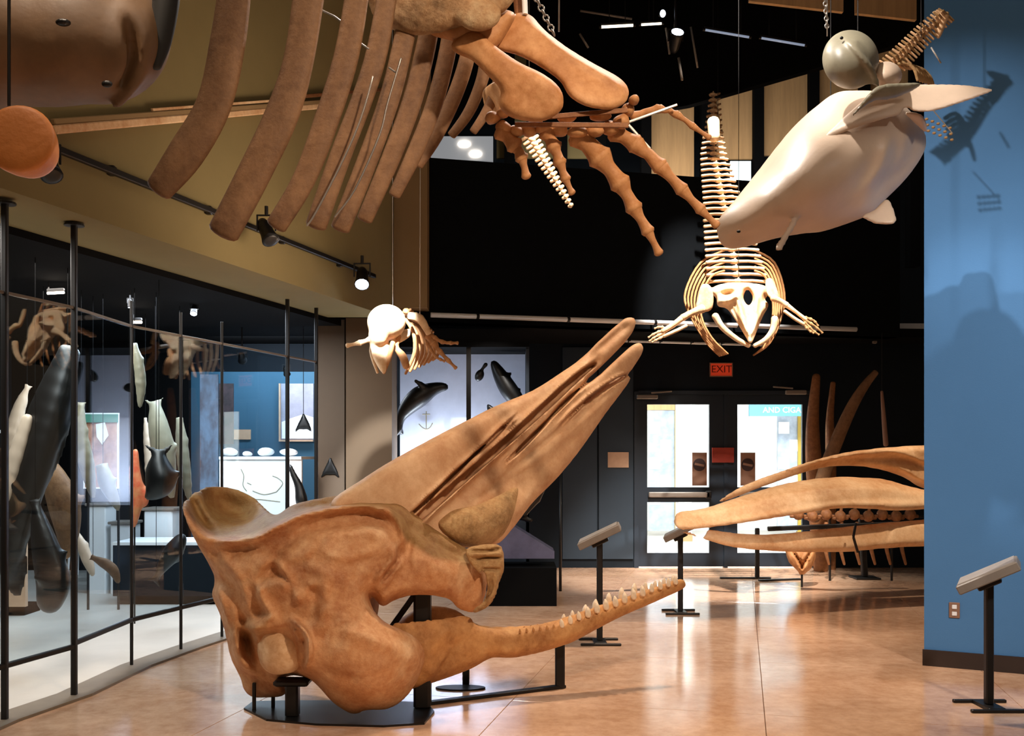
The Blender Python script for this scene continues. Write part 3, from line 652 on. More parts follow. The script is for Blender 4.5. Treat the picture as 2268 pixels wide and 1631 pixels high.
# ================================================================ SKULL (main exhibit)
tinted(M['skull'], (190, 196, 176))
def sperm():
    t = thing('whale_skull', 'huge orange-brown whale skull with long beak on a black floor mount', 'skull', (-.75, 6.0, .12))
    # --- cranium
    Yc = lambda u, v: 5.58+(v*0)+(u-700)*.00015
    f = Field(384, 1132, 1056, 1600, -130, 400, 6)
    OUT = [(400, 1120), (410, 1104), (440, 1082), (470, 1074), (520, 1080), (562, 1100), (592, 1128), (612, 1142), (650, 1118), (720, 1103), (790, 1094), (850, 1097), (890, 1112), (925, 1145), (980, 1185), (1030, 1214), (1062, 1232), (1075, 1262), (1080, 1300), (1066, 1345), (1045, 1358), (1014, 1348), (992, 1326), (925, 1316), (872, 1328), (848, 1342), (830, 1322), (818, 1318), (820, 1345), (847, 1377), (887, 1396), (918, 1412), (936, 1434), (941, 1460), (932, 1492), (916, 1525), (892, 1554), (858, 1573), (812, 1574), (786, 1584), (762, 1574), (738, 1556), (718, 1534), (702, 1516), (684, 1502), (650, 1494), (624, 1505), (634, 1538), (583, 1546), (556, 1544), (540, 1528), (532, 1500), (512, 1457), (500, 1402), (488, 1359), (472, 1319), (478, 1283), (460, 1243), (440, 1212), (420, 1176), (403, 1138)]
    C = [(405, 1120, 70), (440, 1088, 230), (475, 1082, 270), (530, 1092, 270), (590, 1130, 215), (430, 1160, 60), (500, 1140, 290), (550, 1155, 270), (455, 1130, 230), (450, 1200, 45), (500, 1215, 20), (560, 1200, 10), (610, 1165, 20),
         (650, 1150, 25), (700, 1130, 40), (780, 1115, 60), (860, 1112, 70), (920, 1160, 60), (980, 1200, 60), (1050, 1240, 90), (1070, 1300, 100), (1040, 1345, 90), (1000, 1300, 40), (930, 1260, 10), (880, 1220, 0), (860, 1170, 5),
         (650, 1200, -40), (750, 1180, -40), (820, 1190, -40), (700, 1260, -60), (600, 1260, -20), (520, 1280, 25), (485, 1290, 75), (500, 1350, 80), (560, 1330, 5), (640, 1340, -50), (720, 1340, -75), (780, 1300, -60), (840, 1290, -10),
         (810, 1360, -60), (760, 1420, -85), (700, 1440, -60), (660, 1400, -30), (860, 1430, -70), (900, 1440, -40), (930, 1470, 10), (900, 1520, 0), (840, 1520, -60), (780, 1540, -40), (740, 1500, -60), (800, 1470, -95), (690, 1490, -30),
         (620, 1440, 10), (560, 1430, 70), (530, 1420, 90), (520, 1470, 110), (560, 1510, 110), (600, 1525, 90), (640, 1500, 40)]
    bumps = [(548, 1415, 20, 46, -14, 74), (585, 1498, 50, 12, 15, 34), (840, 1205, 40, 34, 20, -16), (560, 1300, 40, 60, 20, -10),
             (740, 1260, 60, 60, 0, -14), (690, 1190, 50, 20, 0, -8), (600, 1255, 18, 50, 35, 18), (905, 1215, 10, 40, 0, 22), (618, 1222, 4, 4, 0, 14), (820, 1500, 60, 50, 0, -18), (960, 1262, 60, 26, 20, -22)]
    ridges = [([(400, 1130), (425, 1172), (450, 1196), (490, 1206), (540, 1203), (585, 1192), (620, 1172), (680, 1146), (760, 1130), (830, 1128), (870, 1148), (884, 1180), (884, 1220)], 10, -34),
              ([(640, 1136), (720, 1119), (800, 1110), (860, 1120)], 9, 44), ([(520, 1225), (600, 1215), (700, 1180), (800, 1165), (860, 1170)], 16, 12), ([(700, 1230), (760, 1250), (830, 1230)], 12, 9), ([(560, 1320), (620, 1300), (680, 1330)], 10, -10), ([(720, 1480), (790, 1500), (860, 1490)], 12, 8), ([(640, 1250), (690, 1230), (720, 1190)], 8, 8),
              ([(640, 1378), (668, 1404), (676, 1450), (662, 1490)], 8, 40), ([(512, 1380), (518, 1430), (540, 1474), (590, 1500), (640, 1500)], 7, -34), ([(480, 1290), (496, 1340), (508, 1390)], 7, -24), ([(560, 1290), (575, 1340), (600, 1372)], 9, 18), ([(455, 1205), (500, 1260), (540, 1330)], 14, 12),
              ([(500, 1300), (512, 1352), (528, 1380), (580, 1384), (630, 1372)], 11, -26),
              ([(884, 1200), (880, 1240), (860, 1268), (838, 1300)], 9, 34), ([(816, 1322), (826, 1360), (860, 1390), (915, 1412)], 9, -16),
              ([(690, 1290), (700, 1340), (690, 1390)], 26, 16), ([(760, 1400), (850, 1440), (920, 1470)], 18, -12), ([(930, 1440), (938, 1480), (905, 1530)], 8, 16),
              ([(424, 1100), (440, 1140), (468, 1180)], 8, 50), ([(436, 1092), (454, 1136), (480, 1170)], 7, -26), ([(900, 1160), (960, 1205), (1030, 1240)], 13, 22), ([(600, 1240), (640, 1300), (655, 1350)], 10, 14), ([(1062, 1250), (1066, 1300), (1046, 1350)], 9, -16)]
    Tt = [(400, 1120, 16), (500, 1130, 20), (590, 1130, 20), (480, 1250, 50), (500, 1400, 40), (560, 1530, 26), (700, 1150, 45), (900, 1150, 40), (1060, 1250, 24), (1060, 1340, 20), (900, 1290, 50), (700, 1300, 110), (800, 1450, 60), (900, 1500, 26), (780, 1570, 24), (640, 1440, 70), (450, 1180, 18)]
    f.relief(OUT, C, Tt, 26, bumps, ridges, rough=1.6)
    # rear wall bowl joins and back mass
    f.ell((690, 1330, 190), (150, 150, 130), 40); f.ell((600, 1260, 150), (90, 100, 80), 30)
    f.cut(np.sqrt((f.u-655)**2+(f.v-1188)**2+((f.w+50)*.5)**2)-5); f.cut(np.sqrt((f.u-764)**2+(f.v-1181)**2+((f.w+50)*.5)**2)-5)
    f.blur(1)
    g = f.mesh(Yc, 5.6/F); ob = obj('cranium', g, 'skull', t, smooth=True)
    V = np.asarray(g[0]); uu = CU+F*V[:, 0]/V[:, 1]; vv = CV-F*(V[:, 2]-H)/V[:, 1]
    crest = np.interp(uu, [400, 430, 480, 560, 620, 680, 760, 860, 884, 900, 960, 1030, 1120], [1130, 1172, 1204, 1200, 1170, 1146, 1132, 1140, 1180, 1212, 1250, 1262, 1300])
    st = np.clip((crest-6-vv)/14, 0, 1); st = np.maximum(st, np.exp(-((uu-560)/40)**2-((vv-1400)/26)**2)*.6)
    at = ob.data.attributes.new('grey_tint', 'FLOAT', 'POINT'); at.data.foreach_set('value', st.astype(np.float32))  # greyer tone above the crest line and around the cavity beside the condyle
    f = Field(556, 690, 1370, 1510, -60, 70, 4)
    f.relief([(574, 1402), (590, 1388), (618, 1384), (645, 1396), (662, 1420), (668, 1455), (658, 1484), (630, 1494), (598, 1492), (577, 1472), (570, 1436)], [(575, 1440, 6), (620, 1400, -10), (625, 1445, -38), (662, 1450, -22), (620, 1490, -12)], 20, 26)
    f.blur(1); obj('condyle', f.mesh(Yc, 5.6/F), 'pale', t, 'smooth pale oval joint knob', smooth=True)
    # --- pterygoid tatter at the right end of the cheek
    f = Field(1010, 1130, 1196, 1370, -10, 150, 4)
    f.relief([(1032, 1218), (1060, 1208), (1100, 1206), (1114, 1220), (1116, 1262), (1106, 1290), (1098, 1320), (1080, 1345), (1052, 1358), (1050, 1350), (1072, 1330), (1078, 1296), (1060, 1270), (1040, 1246)], [(1032, 1220, 60), (1110, 1215, 70), (1112, 1280, 80), (1060, 1350, 70), (1070, 1280, 40)], 9, 9,
             ridges=[([(1040, 1222), (1080, 1222), (1108, 1215)], 4, 14), ([(1052, 1240), (1085, 1236), (1112, 1236)], 4, 14), ([(1062, 1262), (1090, 1262), (1110, 1262)], 4, 14), ([(1086, 1280), (1086, 1310), (1070, 1340)], 4, 14), ([(1040, 1231), (1075, 1229), (1110, 1226)], 3, -10), ([(1100, 1270), (1096, 1310), (1078, 1340)], 3, -10)], rough=1.5,
             holes=[[(1062, 1272), (1072, 1268), (1078, 1290), (1074, 1310), (1068, 1300)]])
    obj('palate_edge', f.mesh(Yc, 5.6/F), 'fibre', t, 'ragged pale yellow bone edge', smooth=True)
    # --- rostrum
    Yr = lambda u, v: 5.78+(u-900)*.0016+(1150-v)*.0006
    f = Field(728, 1440, 690, 1230, -50, 130, 4)
    RO = [(735, 1112), (800, 1065), (868, 1022), (970, 966), (1040, 930), (1100, 900), (1180, 866), (1240, 828), (1285, 796), (1330, 752), (1368, 718), (1390, 703), (1406, 706), (1407, 722), (1390, 752), (1330, 815), (1302, 842), (1312, 842), (1350, 806), (1390, 768), (1408, 758), (1422, 762), (1423, 782), (1396, 826), (1397, 840), (1375, 872), (1340, 918), (1282, 1000), (1232, 1060), (1180, 1112), (1130, 1176), (1096, 1206), (1030, 1212), (940, 1200), (860, 1180), (760, 1150)]
    RC = [(800, 1090, 20), (900, 1060, 0), (1040, 980, -8), (1180, 900, -4), (1300, 800, 6), (1390, 720, 12), (1000, 1100, 4), (1130, 1000, 0), (1260, 900, 4), (1400, 780, 6), (1150, 1080, 14), (1250, 1000, 20), (1370, 860, 20), (1090, 1160, 0), (1030, 1160, -10), (1130, 1110, 0), (920, 1170, 20)]
    RR = [([(905, 1145), (960, 1095), (1040, 1020), (1113, 949), (1150, 915)], 5, 34), ([(925, 1158), (1000, 1086), (1100, 998), (1179, 927), (1276, 838), (1325, 800)], 9, 90),
          ([(1115, 1030), (1139, 1008), (1200, 945), (1257, 886), (1327, 822)], 5, 40), ([(1240, 945), (1290, 897), (1345, 856), (1398, 826)], 5, 46), ([(1060, 1100), (1180, 1000), (1300, 905)], 9, 8), ([(980, 1090), (1100, 985), (1230, 870), (1320, 780)], 14, -8),
          ([(1000, 1160), (1140, 1020), (1270, 890), (1400, 775)], 16, -8), ([(1130, 1060), (1260, 955), (1380, 850)], 10, -8), ([(1050, 1110), (1180, 1030)], 6, 6), ([(1300, 800), (1350, 755), (1396, 714)], 12, 14),
          ([(870, 1060), (1000, 990), (1140, 910)], 30, -5)]
    f.relief(RO, RC, [(760, 1120, 30), (1000, 1060, 38), (1100, 1150, 34), (1200, 950, 26), (1400, 740, 16), (1390, 830, 16)], 20, [(1300, 792, 12, 60, 48, 8)], RR)
    for path, rr in (([(918, 1156), (1000, 1084), (1100, 997), (1179, 927), (1276, 838), (1322, 806)], 9), ([(908, 1142), (960, 1094), (1040, 1018), (1113, 950)], 3.6), ([(1139, 1008), (1200, 945), (1257, 886), (1322, 826)], 3.6), ([(1290, 897), (1345, 856), (1400, 826)], 3.8)):
        q_, t_ = linedist(cr(path, 4), f.U2, f.V2); wid = rr*np.minimum(1, 3.2*np.minimum(t_+.22, 1.04-t_)); dd = (q_-wid)[:, :, None]
        f.cut(np.maximum(dd, f.w-60-tps(RC, f.U2, f.V2)[:, :, None]), 2)
    for k_ in (0,):
        f.cut(polysdf([(1322, 826), (1400, 752), (1412, 738), (1420, 754), (1396, 768), (1326, 832)], f.U2, f.V2)[:, :, None]+0*f.w, 4)
    f.blur(1)
    obj('rostrum', f.mesh(Yr, 6.0/F), 'rostrum', t, 'long pale split beak of the skull', smooth=True)
    f = Field(956, 1156, 1062, 1226, -90, 70, 3)
    f.relief([(968, 1164), (985, 1140), (1012, 1124), (1060, 1114), (1100, 1098), (1136, 1078), (1150, 1084), (1140, 1130), (1118, 1178), (1090, 1204), (1040, 1212), (1000, 1196)], [(975, 1155, -14), (1055, 1158, -46), (1140, 1095, -12), (1085, 1198, -10), (1050, 1122, -20), (1100, 1140, -36)], 30, 24, rough=.5,
             ridges=[([(992+i*13, 1196-i*5), (1000+i*13, 1160-i*5), (1006+i*12, 1134-i*4)], 2.6, 5) for i in range(11)])
    f.blur(1)
    obj('maxilla_root', f.mesh(Yr, 6.0/F), 'fibre', t, 'rough olive-brown fibrous lump at the beak root', smooth=True)
    # --- mandible
    Yj = lambda u, v: 5.70+np.maximum(u-900, 0)*.0014
    f = Field(850, 1530, 1262, 1534, -60, 170, 4)
    f.relief([(862, 1386), (900, 1374), (946, 1369), (1016, 1361), (1043, 1366), (1056, 1384), (1104, 1394), (1153, 1392), (1220, 1378), (1278, 1362), (1336, 1340), (1410, 1318), (1480, 1294), (1508, 1284), (1517, 1292), (1514, 1304), (1453, 1333), (1366, 1371), (1278, 1417), (1249, 1429), (1191, 1446), (1133, 1457), (1089, 1457), (1045, 1480), (1002, 1497), (950, 1515), (915, 1526), (880, 1500)],
             [(880, 1400, 30), (950, 1400, 10), (1020, 1400, -8), (1060, 1430, -6), (950, 1480, 10), (1150, 1425, -12), (1300, 1385, -12), (1500, 1295, -4), (1040, 1366, 14), (1000, 1490, 20)], [(900, 1450, 12), (1000, 1420, 15), (1100, 1420, 22), (1300, 1380, 20), (1500, 1296, 10)], 20, ridges=[([(1000, 1385), (960, 1440), (950, 1500)], 14, -10), ([(1020, 1410), (990, 1460), (960, 1506)], 7, 10), ([(1110, 1402), (1250, 1378), (1400, 1330), (1500, 1296)], 5, 7)])
    # far ramus and joined front
    f.chain([(900, 1400, 140, 30), (946, 1372, 130, 26), (1000, 1374, 125, 22), (1050, 1400, 112, 16), (1130, 1408, 60, 18), (1220, 1398, 30, 18), (1330, 1358, 18, 15), (1440, 1318, 14, 11), (1508, 1293, 8, 9)], 10, n=3)
    f.blur(1)
    jaw = obj('mandible', f.mesh(Yj, 6.0/F), 'jaw', t, 'long low toothed lower jaw', smooth=True)
    rnd = random.Random(3)
    def tooth(u, v, w, s, lean, k=None):
        Y = float(Yj(np.array(u), 0))+w*6.0/F; a = P(u, v+s*.7, Y); b_ = P(u+lean*.5, v-s*.4, Y); c = P(u+lean, v-s*1.05, Y); r = s*.6*Y/F
        obj('tooth', loft([a, b_, c], [r, r*.9, r*.35], 8, 2), 'tooth' if s > 6 else 'jaw', jaw, smooth=True)
    near = [(1245, 1388), (1264, 1380), (1283, 1371), (1303, 1363), (1323, 1353), (1343, 1346), (1364, 1339), (1384, 1331), (1404, 1323), (1424, 1316), (1444, 1309), (1463, 1303), (1481, 1297), (1497, 1292)]
    for i, (u, v) in enumerate(near): tooth(u, v-6, -10, 10.5 if 2 < i < 10 else 8.5, -3+rnd.random()*2)
    far = [(1248, 1372), (1268, 1364), (1296, 1356), (1318, 1344), (1348, 1330), (1376, 1318), (1404, 1309), (1430, 1302), (1450, 1298), (1470, 1292), (1490, 1287)]
    for i, (u, v) in enumerate(far): tooth(u, v-2, 32, 12 if 1 < i < 7 else 8, -1+rnd.random()*3)
    for i in range(6): tooth(1152+i*15, 1399-i*2.1, -8, 4.5, -1); tooth(1160+i*15, 1393-i*2.6, 20, 4.5, 1)
    return t
sperm()
mt_ = thing('skull_mount', 'black steel floor mount with posts under the huge skull', 'mount', (-.75, 6.0, 0))
g1 = [FL(u, v) for u, v in ((540, 1573), (560, 1558), (640, 1556), (800, 1556), (945, 1560), (962, 1580), (940, 1606), (850, 1612), (700, 1608), (590, 1598))]
obj('base_plate', prism([(p.x, p.y) for p in g1][::-1], 0, .012), 'blackp', mt_)
def mpost(u, v, zt, w, d=None, name='post'):
    p = FL(u, v); o = obj(name, bar((p.x, p.y, .006), (p.x, p.y, zt), w, d or w), 'black', mt_); return o
mpost(648, 1590, .20, .075)
q = FL(648, 1590); obj('cradle', obox((q.x, q.y, .205), .2, .12, .035, bev=.01), 'black', mt_)
mpost(563, 1577, .17, .02); mpost(605, 1572, .14, .02)
mpost(936, 1570, .80, .10, .12, 'pillar')
q = FL(936, 1570); obj('brace', bar((q.x-.2, q.y+.05, .46), (q.x+.0, q.y+.05, .74), .035), 'black', mt_)
obj('head_plate', obox((q.x, q.y, .79), .16, .16, .04, bev=.01), 'black', mt_)
for (u, v, zt) in ((1240, 1525, .30), (1032, 1518, .24)):
    p = FL(u, v); obj('post', bar((p.x, p.y, 0), (p.x, p.y, zt), .062 if u > 1200 else .045), 'black', mt_)
a, b_ = FL(950, 1562), FL(1250, 1524)
obj('jaw_shadow_bar', bar(a+Vector((0, 0, .012)), b_+Vector((0, 0, .012)), .05, .02), 'black', mt_)  # dark bar standing in for the lower jaw's shadow line on the floor
c = FL(1020, 1526); obj('foot_shadow', prism([(c.x+.16*math.cos(x/16*6.283), c.y+.07*math.sin(x/16*6.283)) for x in range(16)], 0, .01), 'black', mt_)  # flat black disc standing in for the ring shadow at the post foot

# ================================================================ LABEL STANDS
def stand(u, v, lab, ph, h=.80, sl=.36, dp=.42, ang=27, th=.055):
    b_ = FL(u, v); t = thing('sign_stand', lab, 'sign stand', tuple(b_), 'slanted label stands on the hall floor')
    obj('post', bar(b_+Vector((0, 0, .02)), b_+Vector((0, 0, h-.03)), .046), 'black', t)
    for s in (-1, 1): obj('foot_bar', obox(b_+Vector((0, s*.12, .01)), .32, .03, .018, bev=.003), 'black', t)
    obj('foot_plate', obox(b_+Vector((0, 0, .012)), .1, .22, .02, bev=.003), 'black', t)
    R = Matrix.Rotation(-math.atan2(b_.x, b_.y)-.02, 3, 'Z') @ Matrix.Rotation(-math.radians(ang), 3, 'Y')
    p = obj('label_panel', obox(b_+Vector((0, 0, h+.0)), sl, dp, th, R, .006), 'panel', t)
    obj('printed_face', obox(b_+Vector((0, 0, h))+R @ Vector((0, 0, th/2+.003)), sl*.92, dp*.9, .006, R), 'paneltop', p)
    obj('bracket', obox(b_+Vector((0, 0, h-.045)), .14, .1, .05, R, .006), 'black', t)
    return t
stand(2190, 1568, 'grey slanted label stand in front of the blue wall', 1, .79)
stand(1328, 1425, 'slanted label stand on black post just behind the toothed lower jaw', 2, .86, .36, .40, 26)
stand(1507, 1358, 'slanted label stand below the tip of the pale baleen skull', 3, .78, .33, .36, 27)
# ================================================================ BALEEN SKULL
def baleen():
    t = thing('baleen_whale_skull', 'long pale narrow whale skull with open jaws jutting from behind the blue wall', 'skull', (2.8, 9.9, .75))
    Yb = lambda u, v: 8.75+np.maximum(u-1490, 0)*.0016
    f = Field(1478, 2160, 1044, 1190, -60, 110, 5)
    f.relief([(1492, 1152), (1503, 1134), (1560, 1126), (1640, 1101), (1740, 1073), (1830, 1060), (1900, 1059), (1960, 1064), (2010, 1078), (2070, 1090), (2150, 1095), (2150, 1135), (2060, 1129), (1980, 1131), (1930, 1128), (1860, 1126), (1760, 1141), (1640, 1161), (1560, 1173), (1512, 1177), (1494, 1168)], [(1500, 1155, 0), (1600, 1145, -10), (1750, 1105, -20), (1900, 1090, -24), (2040, 1105, -10), (1750, 1075, 5), (1900, 1062, 8), (2150, 1110, -10)], [(1500, 1155, 12), (1700, 1110, 24), (2000, 1100, 28)], 16,
             ridges=[([(1600, 1125), (1750, 1086), (1900, 1073), (1990, 1080)], 7, 6), ([(1560, 1160), (1740, 1130), (1900, 1110), (2040, 1112)], 6, 5)])
    f.blur(1)
    obj('near_maxilla', f.mesh(Yb, 9.4/F), 'baleen', t, smooth=True)
    f = Field(1570, 2160, 970, 1130, -10, 130, 5)
    f.relief([(1578, 1118), (1600, 1100), (1650, 1072), (1720, 1045), (1800, 1020), (1870, 1003), (1930, 995), (1990, 990), (2050, 988), (2150, 985), (2150, 1085), (2050, 1082), (2000, 1056), (1940, 1038), (1870, 1032), (1800, 1042), (1700, 1076), (1640, 1100), (1590, 1118)], [(1590, 1112, 70), (1750, 1045, 50), (1900, 1010, 40), (2040, 1000, 20), (1880, 1025, 60), (2030, 1060, 50), (2150, 1000, 20)], [(1590, 1110, 8), (1800, 1030, 14), (2040, 1030, 26)], 14,
             ridges=[([(1640, 1082), (1760, 1040), (1880, 1018), (1990, 1018), (2060, 1036)], 7, 14), ([(1890, 1012), (1940, 1002), (2000, 1012), (2050, 1034)], 6, 12), ([(1700, 1052), (1800, 1024), (1900, 1002), (2000, 996)], 7, -10), ([(1980, 1040), (2020, 1062), (2050, 1080)], 6, 14)])
    f.blur(1)
    obj('far_maxilla', f.mesh(Yb, 9.4/F), 'baleen', t, smooth=True)
    f = Field(1490, 2160, 1140, 1235, -50, 60, 4)
    f.relief([(1498, 1172), (1530, 1178), (1556, 1190), (1568, 1172), (1582, 1174), (1640, 1182), (1700, 1184), (1760, 1180), (1850, 1170), (1930, 1162), (1985, 1157), (2150, 1150), (2150, 1208), (2060, 1209), (1960, 1214), (1890, 1221), (1800, 1223), (1700, 1220), (1620, 1212), (1560, 1196), (1510, 1182)], [(1500, 1176, 5), (1700, 1200, -10), (1900, 1190, -16), (2100, 1180, -8)], [(1520, 1180, 8), (1700, 1200, 15), (2000, 1185, 22)], 14, ridges=[([(1590, 1180), (1750, 1192), (1900, 1180)], 6, 5), ([(1983, 1158), (1972, 1180), (1958, 1212)], 4, 8)])
    f.blur(1)
    md = obj('mandible', f.mesh(Yb, 9.4/F), 'baleen', t, smooth=True)
    ys = 9.42-.05
    obj('strap', join(bar(P(1896, 1158, ys-.16), P(1890, 1190, ys-.16), .02, .02), bar(P(1890, 1190, ys-.16), P(1900, 1224, ys-.1), .02, .02)), 'black', t, 'dark binding strap around the lower jaw')
    return t
baleen()
bs = thing('skull_support', 'black support frame on posts holding up the pale baleen skull', 'support', tuple(FL(1680, 1285)))
a = FL(1677, 1285); obj('post', bar(a+Vector((0, 0, .02)), P(1677, 1170, a.y), .05), 'black', bs)
obj('foot_bar', obox(a+Vector((-.12, .1, .012)), .62, .05, .02, bev=.004), 'black', bs); obj('foot_bar', obox(a+Vector((.25, -.08, .012)), .55, .05, .02, Matrix.Rotation(.25, 3, 'Z'), .004), 'black', bs)
a = FL(1915, 1282); obj('post', bar(a+Vector((0, 0, .02)), P(1908, 1150, a.y), .07), 'black', bs)
obj('foot_bar', obox(a+Vector((0, 0, .012)), .3, .3, .02, bev=.004), 'black', bs)
obj('cross_beam', bar(P(1700, 1172, 10.7), P(2060, 1158, 10.7), .05), 'black', bs)

# bones standing and hanging in the far right corner
o = thing('jaw_bone', 'dark brown upright whale jaw bone leaning on the far wall', 'bone', tuple(FL(1812, 1262)))
obj('shaft', pt([(1818, 1262), (1812, 1150), (1802, 1020), (1800, 930), (1808, 835)], [16, 20, 18, 14, 9], 12.9, 10, 4, 1.0), 'brown', o, smooth=True)
obj('shaft', pt([(1842, 1262), (1840, 1150), (1840, 1000), (1838, 930), (1845, 850)], [9, 12, 12, 9, 6], 13.1, 10, 4, 1.0), 'brown', o, smooth=True)
o = thing('leaning_rib', 'long orange-brown curved rib leaning up to the right behind the baleen skull', 'rib bone', tuple(P(1815, 1120, 12.2)))
obj('rib', pt([(1800, 1150), (1822, 1060), (1850, 985), (1885, 905), (1915, 855), (1940, 825)], [16, 16, 15, 13, 10, 7], 12.2, 10, 4, .6), 'rib', o, smooth=True)
o = thing('thin_rod', 'thin whitish rod hanging in the dark beside the leaning rib', 'rod', tuple(P(1965, 985, 12.4)))
p_ = P(1953, 868, 12.4); obj('hanger', cyl(p_, (p_.x, 12.4, 3.03), .004), 'black', o)
obj('rod', pt([(1953, 868), (1957, 920), (1962, 985)], [3, 5, 6], 12.4, 8, 3), 'poster', o, smooth=True)
o = thing('hook', 'small pale wall hook high on the dark wall', 'hook', tuple(P(1937, 760, 12.9)))
obj('plate', obox(P(1937, 748, 13.0), .05, .06, .16, bev=.008), 'panel', o)
o = thing('far_skull', 'small brown skull hanging under the baleen jaw by the far wall', 'skull', tuple(P(1773, 1275, 11.3)))
f = Field(1728, 1824, 1200, 1286, -40, 50, 4)
f.relief([(1738, 1212), (1750, 1204), (1800, 1204), (1808, 1220), (1802, 1250), (1790, 1266), (1774, 1274), (1764, 1262), (1748, 1246)], [(1745, 1215, 5), (1775, 1225, -12), (1800, 1215, 5), (1775, 1265, -6)], 18, 12, ridges=[([(1756, 1222), (1772, 1246), (1776, 1266)], 5, 16), ([(1798, 1220), (1782, 1246), (1776, 1266)], 5, 14)])
obj('skull_body', f.mesh(const(11.3), 11.3/F), 'flip', o, smooth=True)
obj('hanger', cyl(P(1776, 1268, 11.34), (P(1776, 0, 11.34).x, 11.34, 0), .012), 'black', o)
o = thing('far_spine', 'row of dim brown vertebrae in shadow behind the baleen jaws', 'vertebrae', tuple(P(1900, 1250, 11.9)))
for i in range(9):
    u = 1768+i*31; v = 1140+(i % 2)*4
    obj('vertebra', join(ball(P(u, v, 11.9), .07, .07, .07, 10, 6), pt([(u, v), (u+3, v-20)], [5, 3], 11.9, 6, 2), pt([(u-16, v+4), (u+16, v+4)], [4, 4], 11.9, 6, 2)), 'brown', o, smooth=True)
for i in range(6):
    u = 1830+i*34; obj('rib', pt([(u, 1160), (u-4, 1205), (u+6, 1250)], [5, 5, 3], 11.9, 6, 3), 'brown', o, smooth=True)
obj('rod', cyl(P(1740, 1140, 11.92), P(2080, 1146, 11.92), .015), 'black', o)
for u in (1838, 1975): obj('leg', cyl(P(u, 1142, 11.92), FL(u, 1287), .014), 'black', o)

# ================================================================ BIG HANGING WHALE SKELETON
ws = thing('whale_skeleton', 'giant suspended whale skeleton whose ribs and flipper fill the top', 'skeleton', (-.4, 4.0, 2.4))
RB = [([(524, -60), (505, 90), (474, 230), (412, 340), (352, 420)], [36, 40, 40, 42, 32], 3.5), ([(690, -60), (664, 120), (626, 250), (560, 390), (495, 515)], [36, 34, 38, 38, 36], 3.6),
      ([(798, -60), (768, 120), (722, 270), (672, 400), (612, 500)], [26, 28, 28, 26, 24], 3.8), ([(862, -40), (836, 110), (802, 220), (756, 340), (700, 500)], [22, 24, 24, 24, 24], 3.95),
      ([(915, -20), (892, 100), (862, 220), (812, 360), (754, 506)], [22, 23, 23, 23, 22], 4.1), ([(960, 0), (944, 100), (914, 220), (866, 350), (808, 486)], [20, 22, 22, 21, 18], 4.25),
      ([(1003, 20), (992, 110), (962, 230), (918, 340), (874, 432)], [18, 19, 19, 18, 14], 4.4), ([(1042, 60), (1034, 130), (1008, 210), (966, 300), (926, 366)], [16, 17, 17, 16, 12], 4.55),
      ([(1078, 90), (1072, 160), (1052, 220), (1030, 262), (1000, 300)], [14, 14, 13, 12, 10], 4.7), ([(1104, 160), (1098, 200), (1076, 250), (1048, 292)], [10, 12, 11, 9], 4.45)]
for k, (pp, rr, Y) in enumerate(RB): obj('rib', pt(pp, rr, Y, 12, 5, .42), 'rib', ws, smooth=True)
for (pp, Y) in (([(708, 20), (766, 66), (740, 190), (722, 232)], 3.95), ([(780, -20), (768, 60), (742, 170), (728, 210)], 3.98), ([(790, 90), (816, 108)], 3.9), ([(862, 150), (876, 160)], 4.0), ([(888, 130), (858, 230), (840, 300), (786, 420), (742, 480)], 3.98), ([(826, 170), (800, 260), (762, 350), (700, 470), (680, 500)], 3.86)):
    obj('support_rod', pt(pp, [2.2]*len(pp), Y, 6, 4), 'steel', ws, smooth=True)
# scapula
f = Field(800, 1160, -70, 120, -50, 70, 5)
f.relief([(812, -60), (818, 10), (832, 40), (866, 64), (912, 78), (965, 74), (1010, 62), (1070, 44), (1125, 18), (1140, -60)], [(830, 0, 10), (920, 30, -10), (1020, 0, -10), (1120, -20, 0), (900, 75, 10)], 22, 30, rough=1.8)
f.ell((1060, 30, -4), (50, 40, 24), 12)
obj('scapula', f.mesh(const(4.05), 4.05/F), 'dark', ws, 'mottled dark brown shoulder blade', smooth=True)
def bonepoly(name, out, ctrl, T, R, Y, mt, box_, bumps=(), ridges=(), lab=None, parent=None, res=4, rough=0):
    f = Field(*box_, -60, 90, res); f.relief(out, ctrl, T, R, bumps, ridges, rough=rough); f.blur(1)
    return obj(name, f.mesh(const(Y), Y/F), mt, parent or ws, lab, smooth=True)
bonepoly('humerus', [(925, 30), (1010, 20), (1100, 20), (1140, 30), (1130, 60), (1104, 100), (1070, 128), (1040, 112), (1005, 92), (950, 74)], [(950, 50, 10), (1040, 60, -12), (1110, 50, 0), (1060, 110, 0)], 24, 26, 4.12, 'flip', (905, 1160, 4, 148), rough=1)
bonepoly('ulna', [(1000, 96), (1030, 70), (1060, 72), (1100, 104), (1150, 138), (1200, 162), (1236, 190), (1249, 222), (1238, 250), (1196, 270), (1136, 262), (1106, 236), (1108, 200), (1080, 168), (1045, 134), (1010, 118)], [(1020, 95, 10), (1080, 120, -10), (1160, 200, -14), (1220, 220, -6), (1130, 250, 2)], 18, 22, 4.08, 'flip', (985, 1265, 50, 290), rough=1)
bonepoly('radius', [(1096, 106), (1110, 80), (1132, 40), (1148, 28), (1176, 34), (1206, 66), (1252, 102), (1310, 138), (1362, 166), (1386, 186), (1393, 208), (1382, 230), (1350, 243), (1300, 236), (1262, 214), (1240, 180), (1196, 148), (1150, 124)], [(1140, 50, 14), (1130, 100, 0), (1220, 120, -12), (1320, 190, -14), (1380, 205, 0), (1240, 95, 8), (1340, 155, 10)], 20, 24, 4.2, 'flip', (1080, 1410, 14, 262), ridges=[([(1170, 50), (1250, 115), (1340, 170), (1380, 196)], 9, -8)], rough=1)
rnd = random.Random(5)
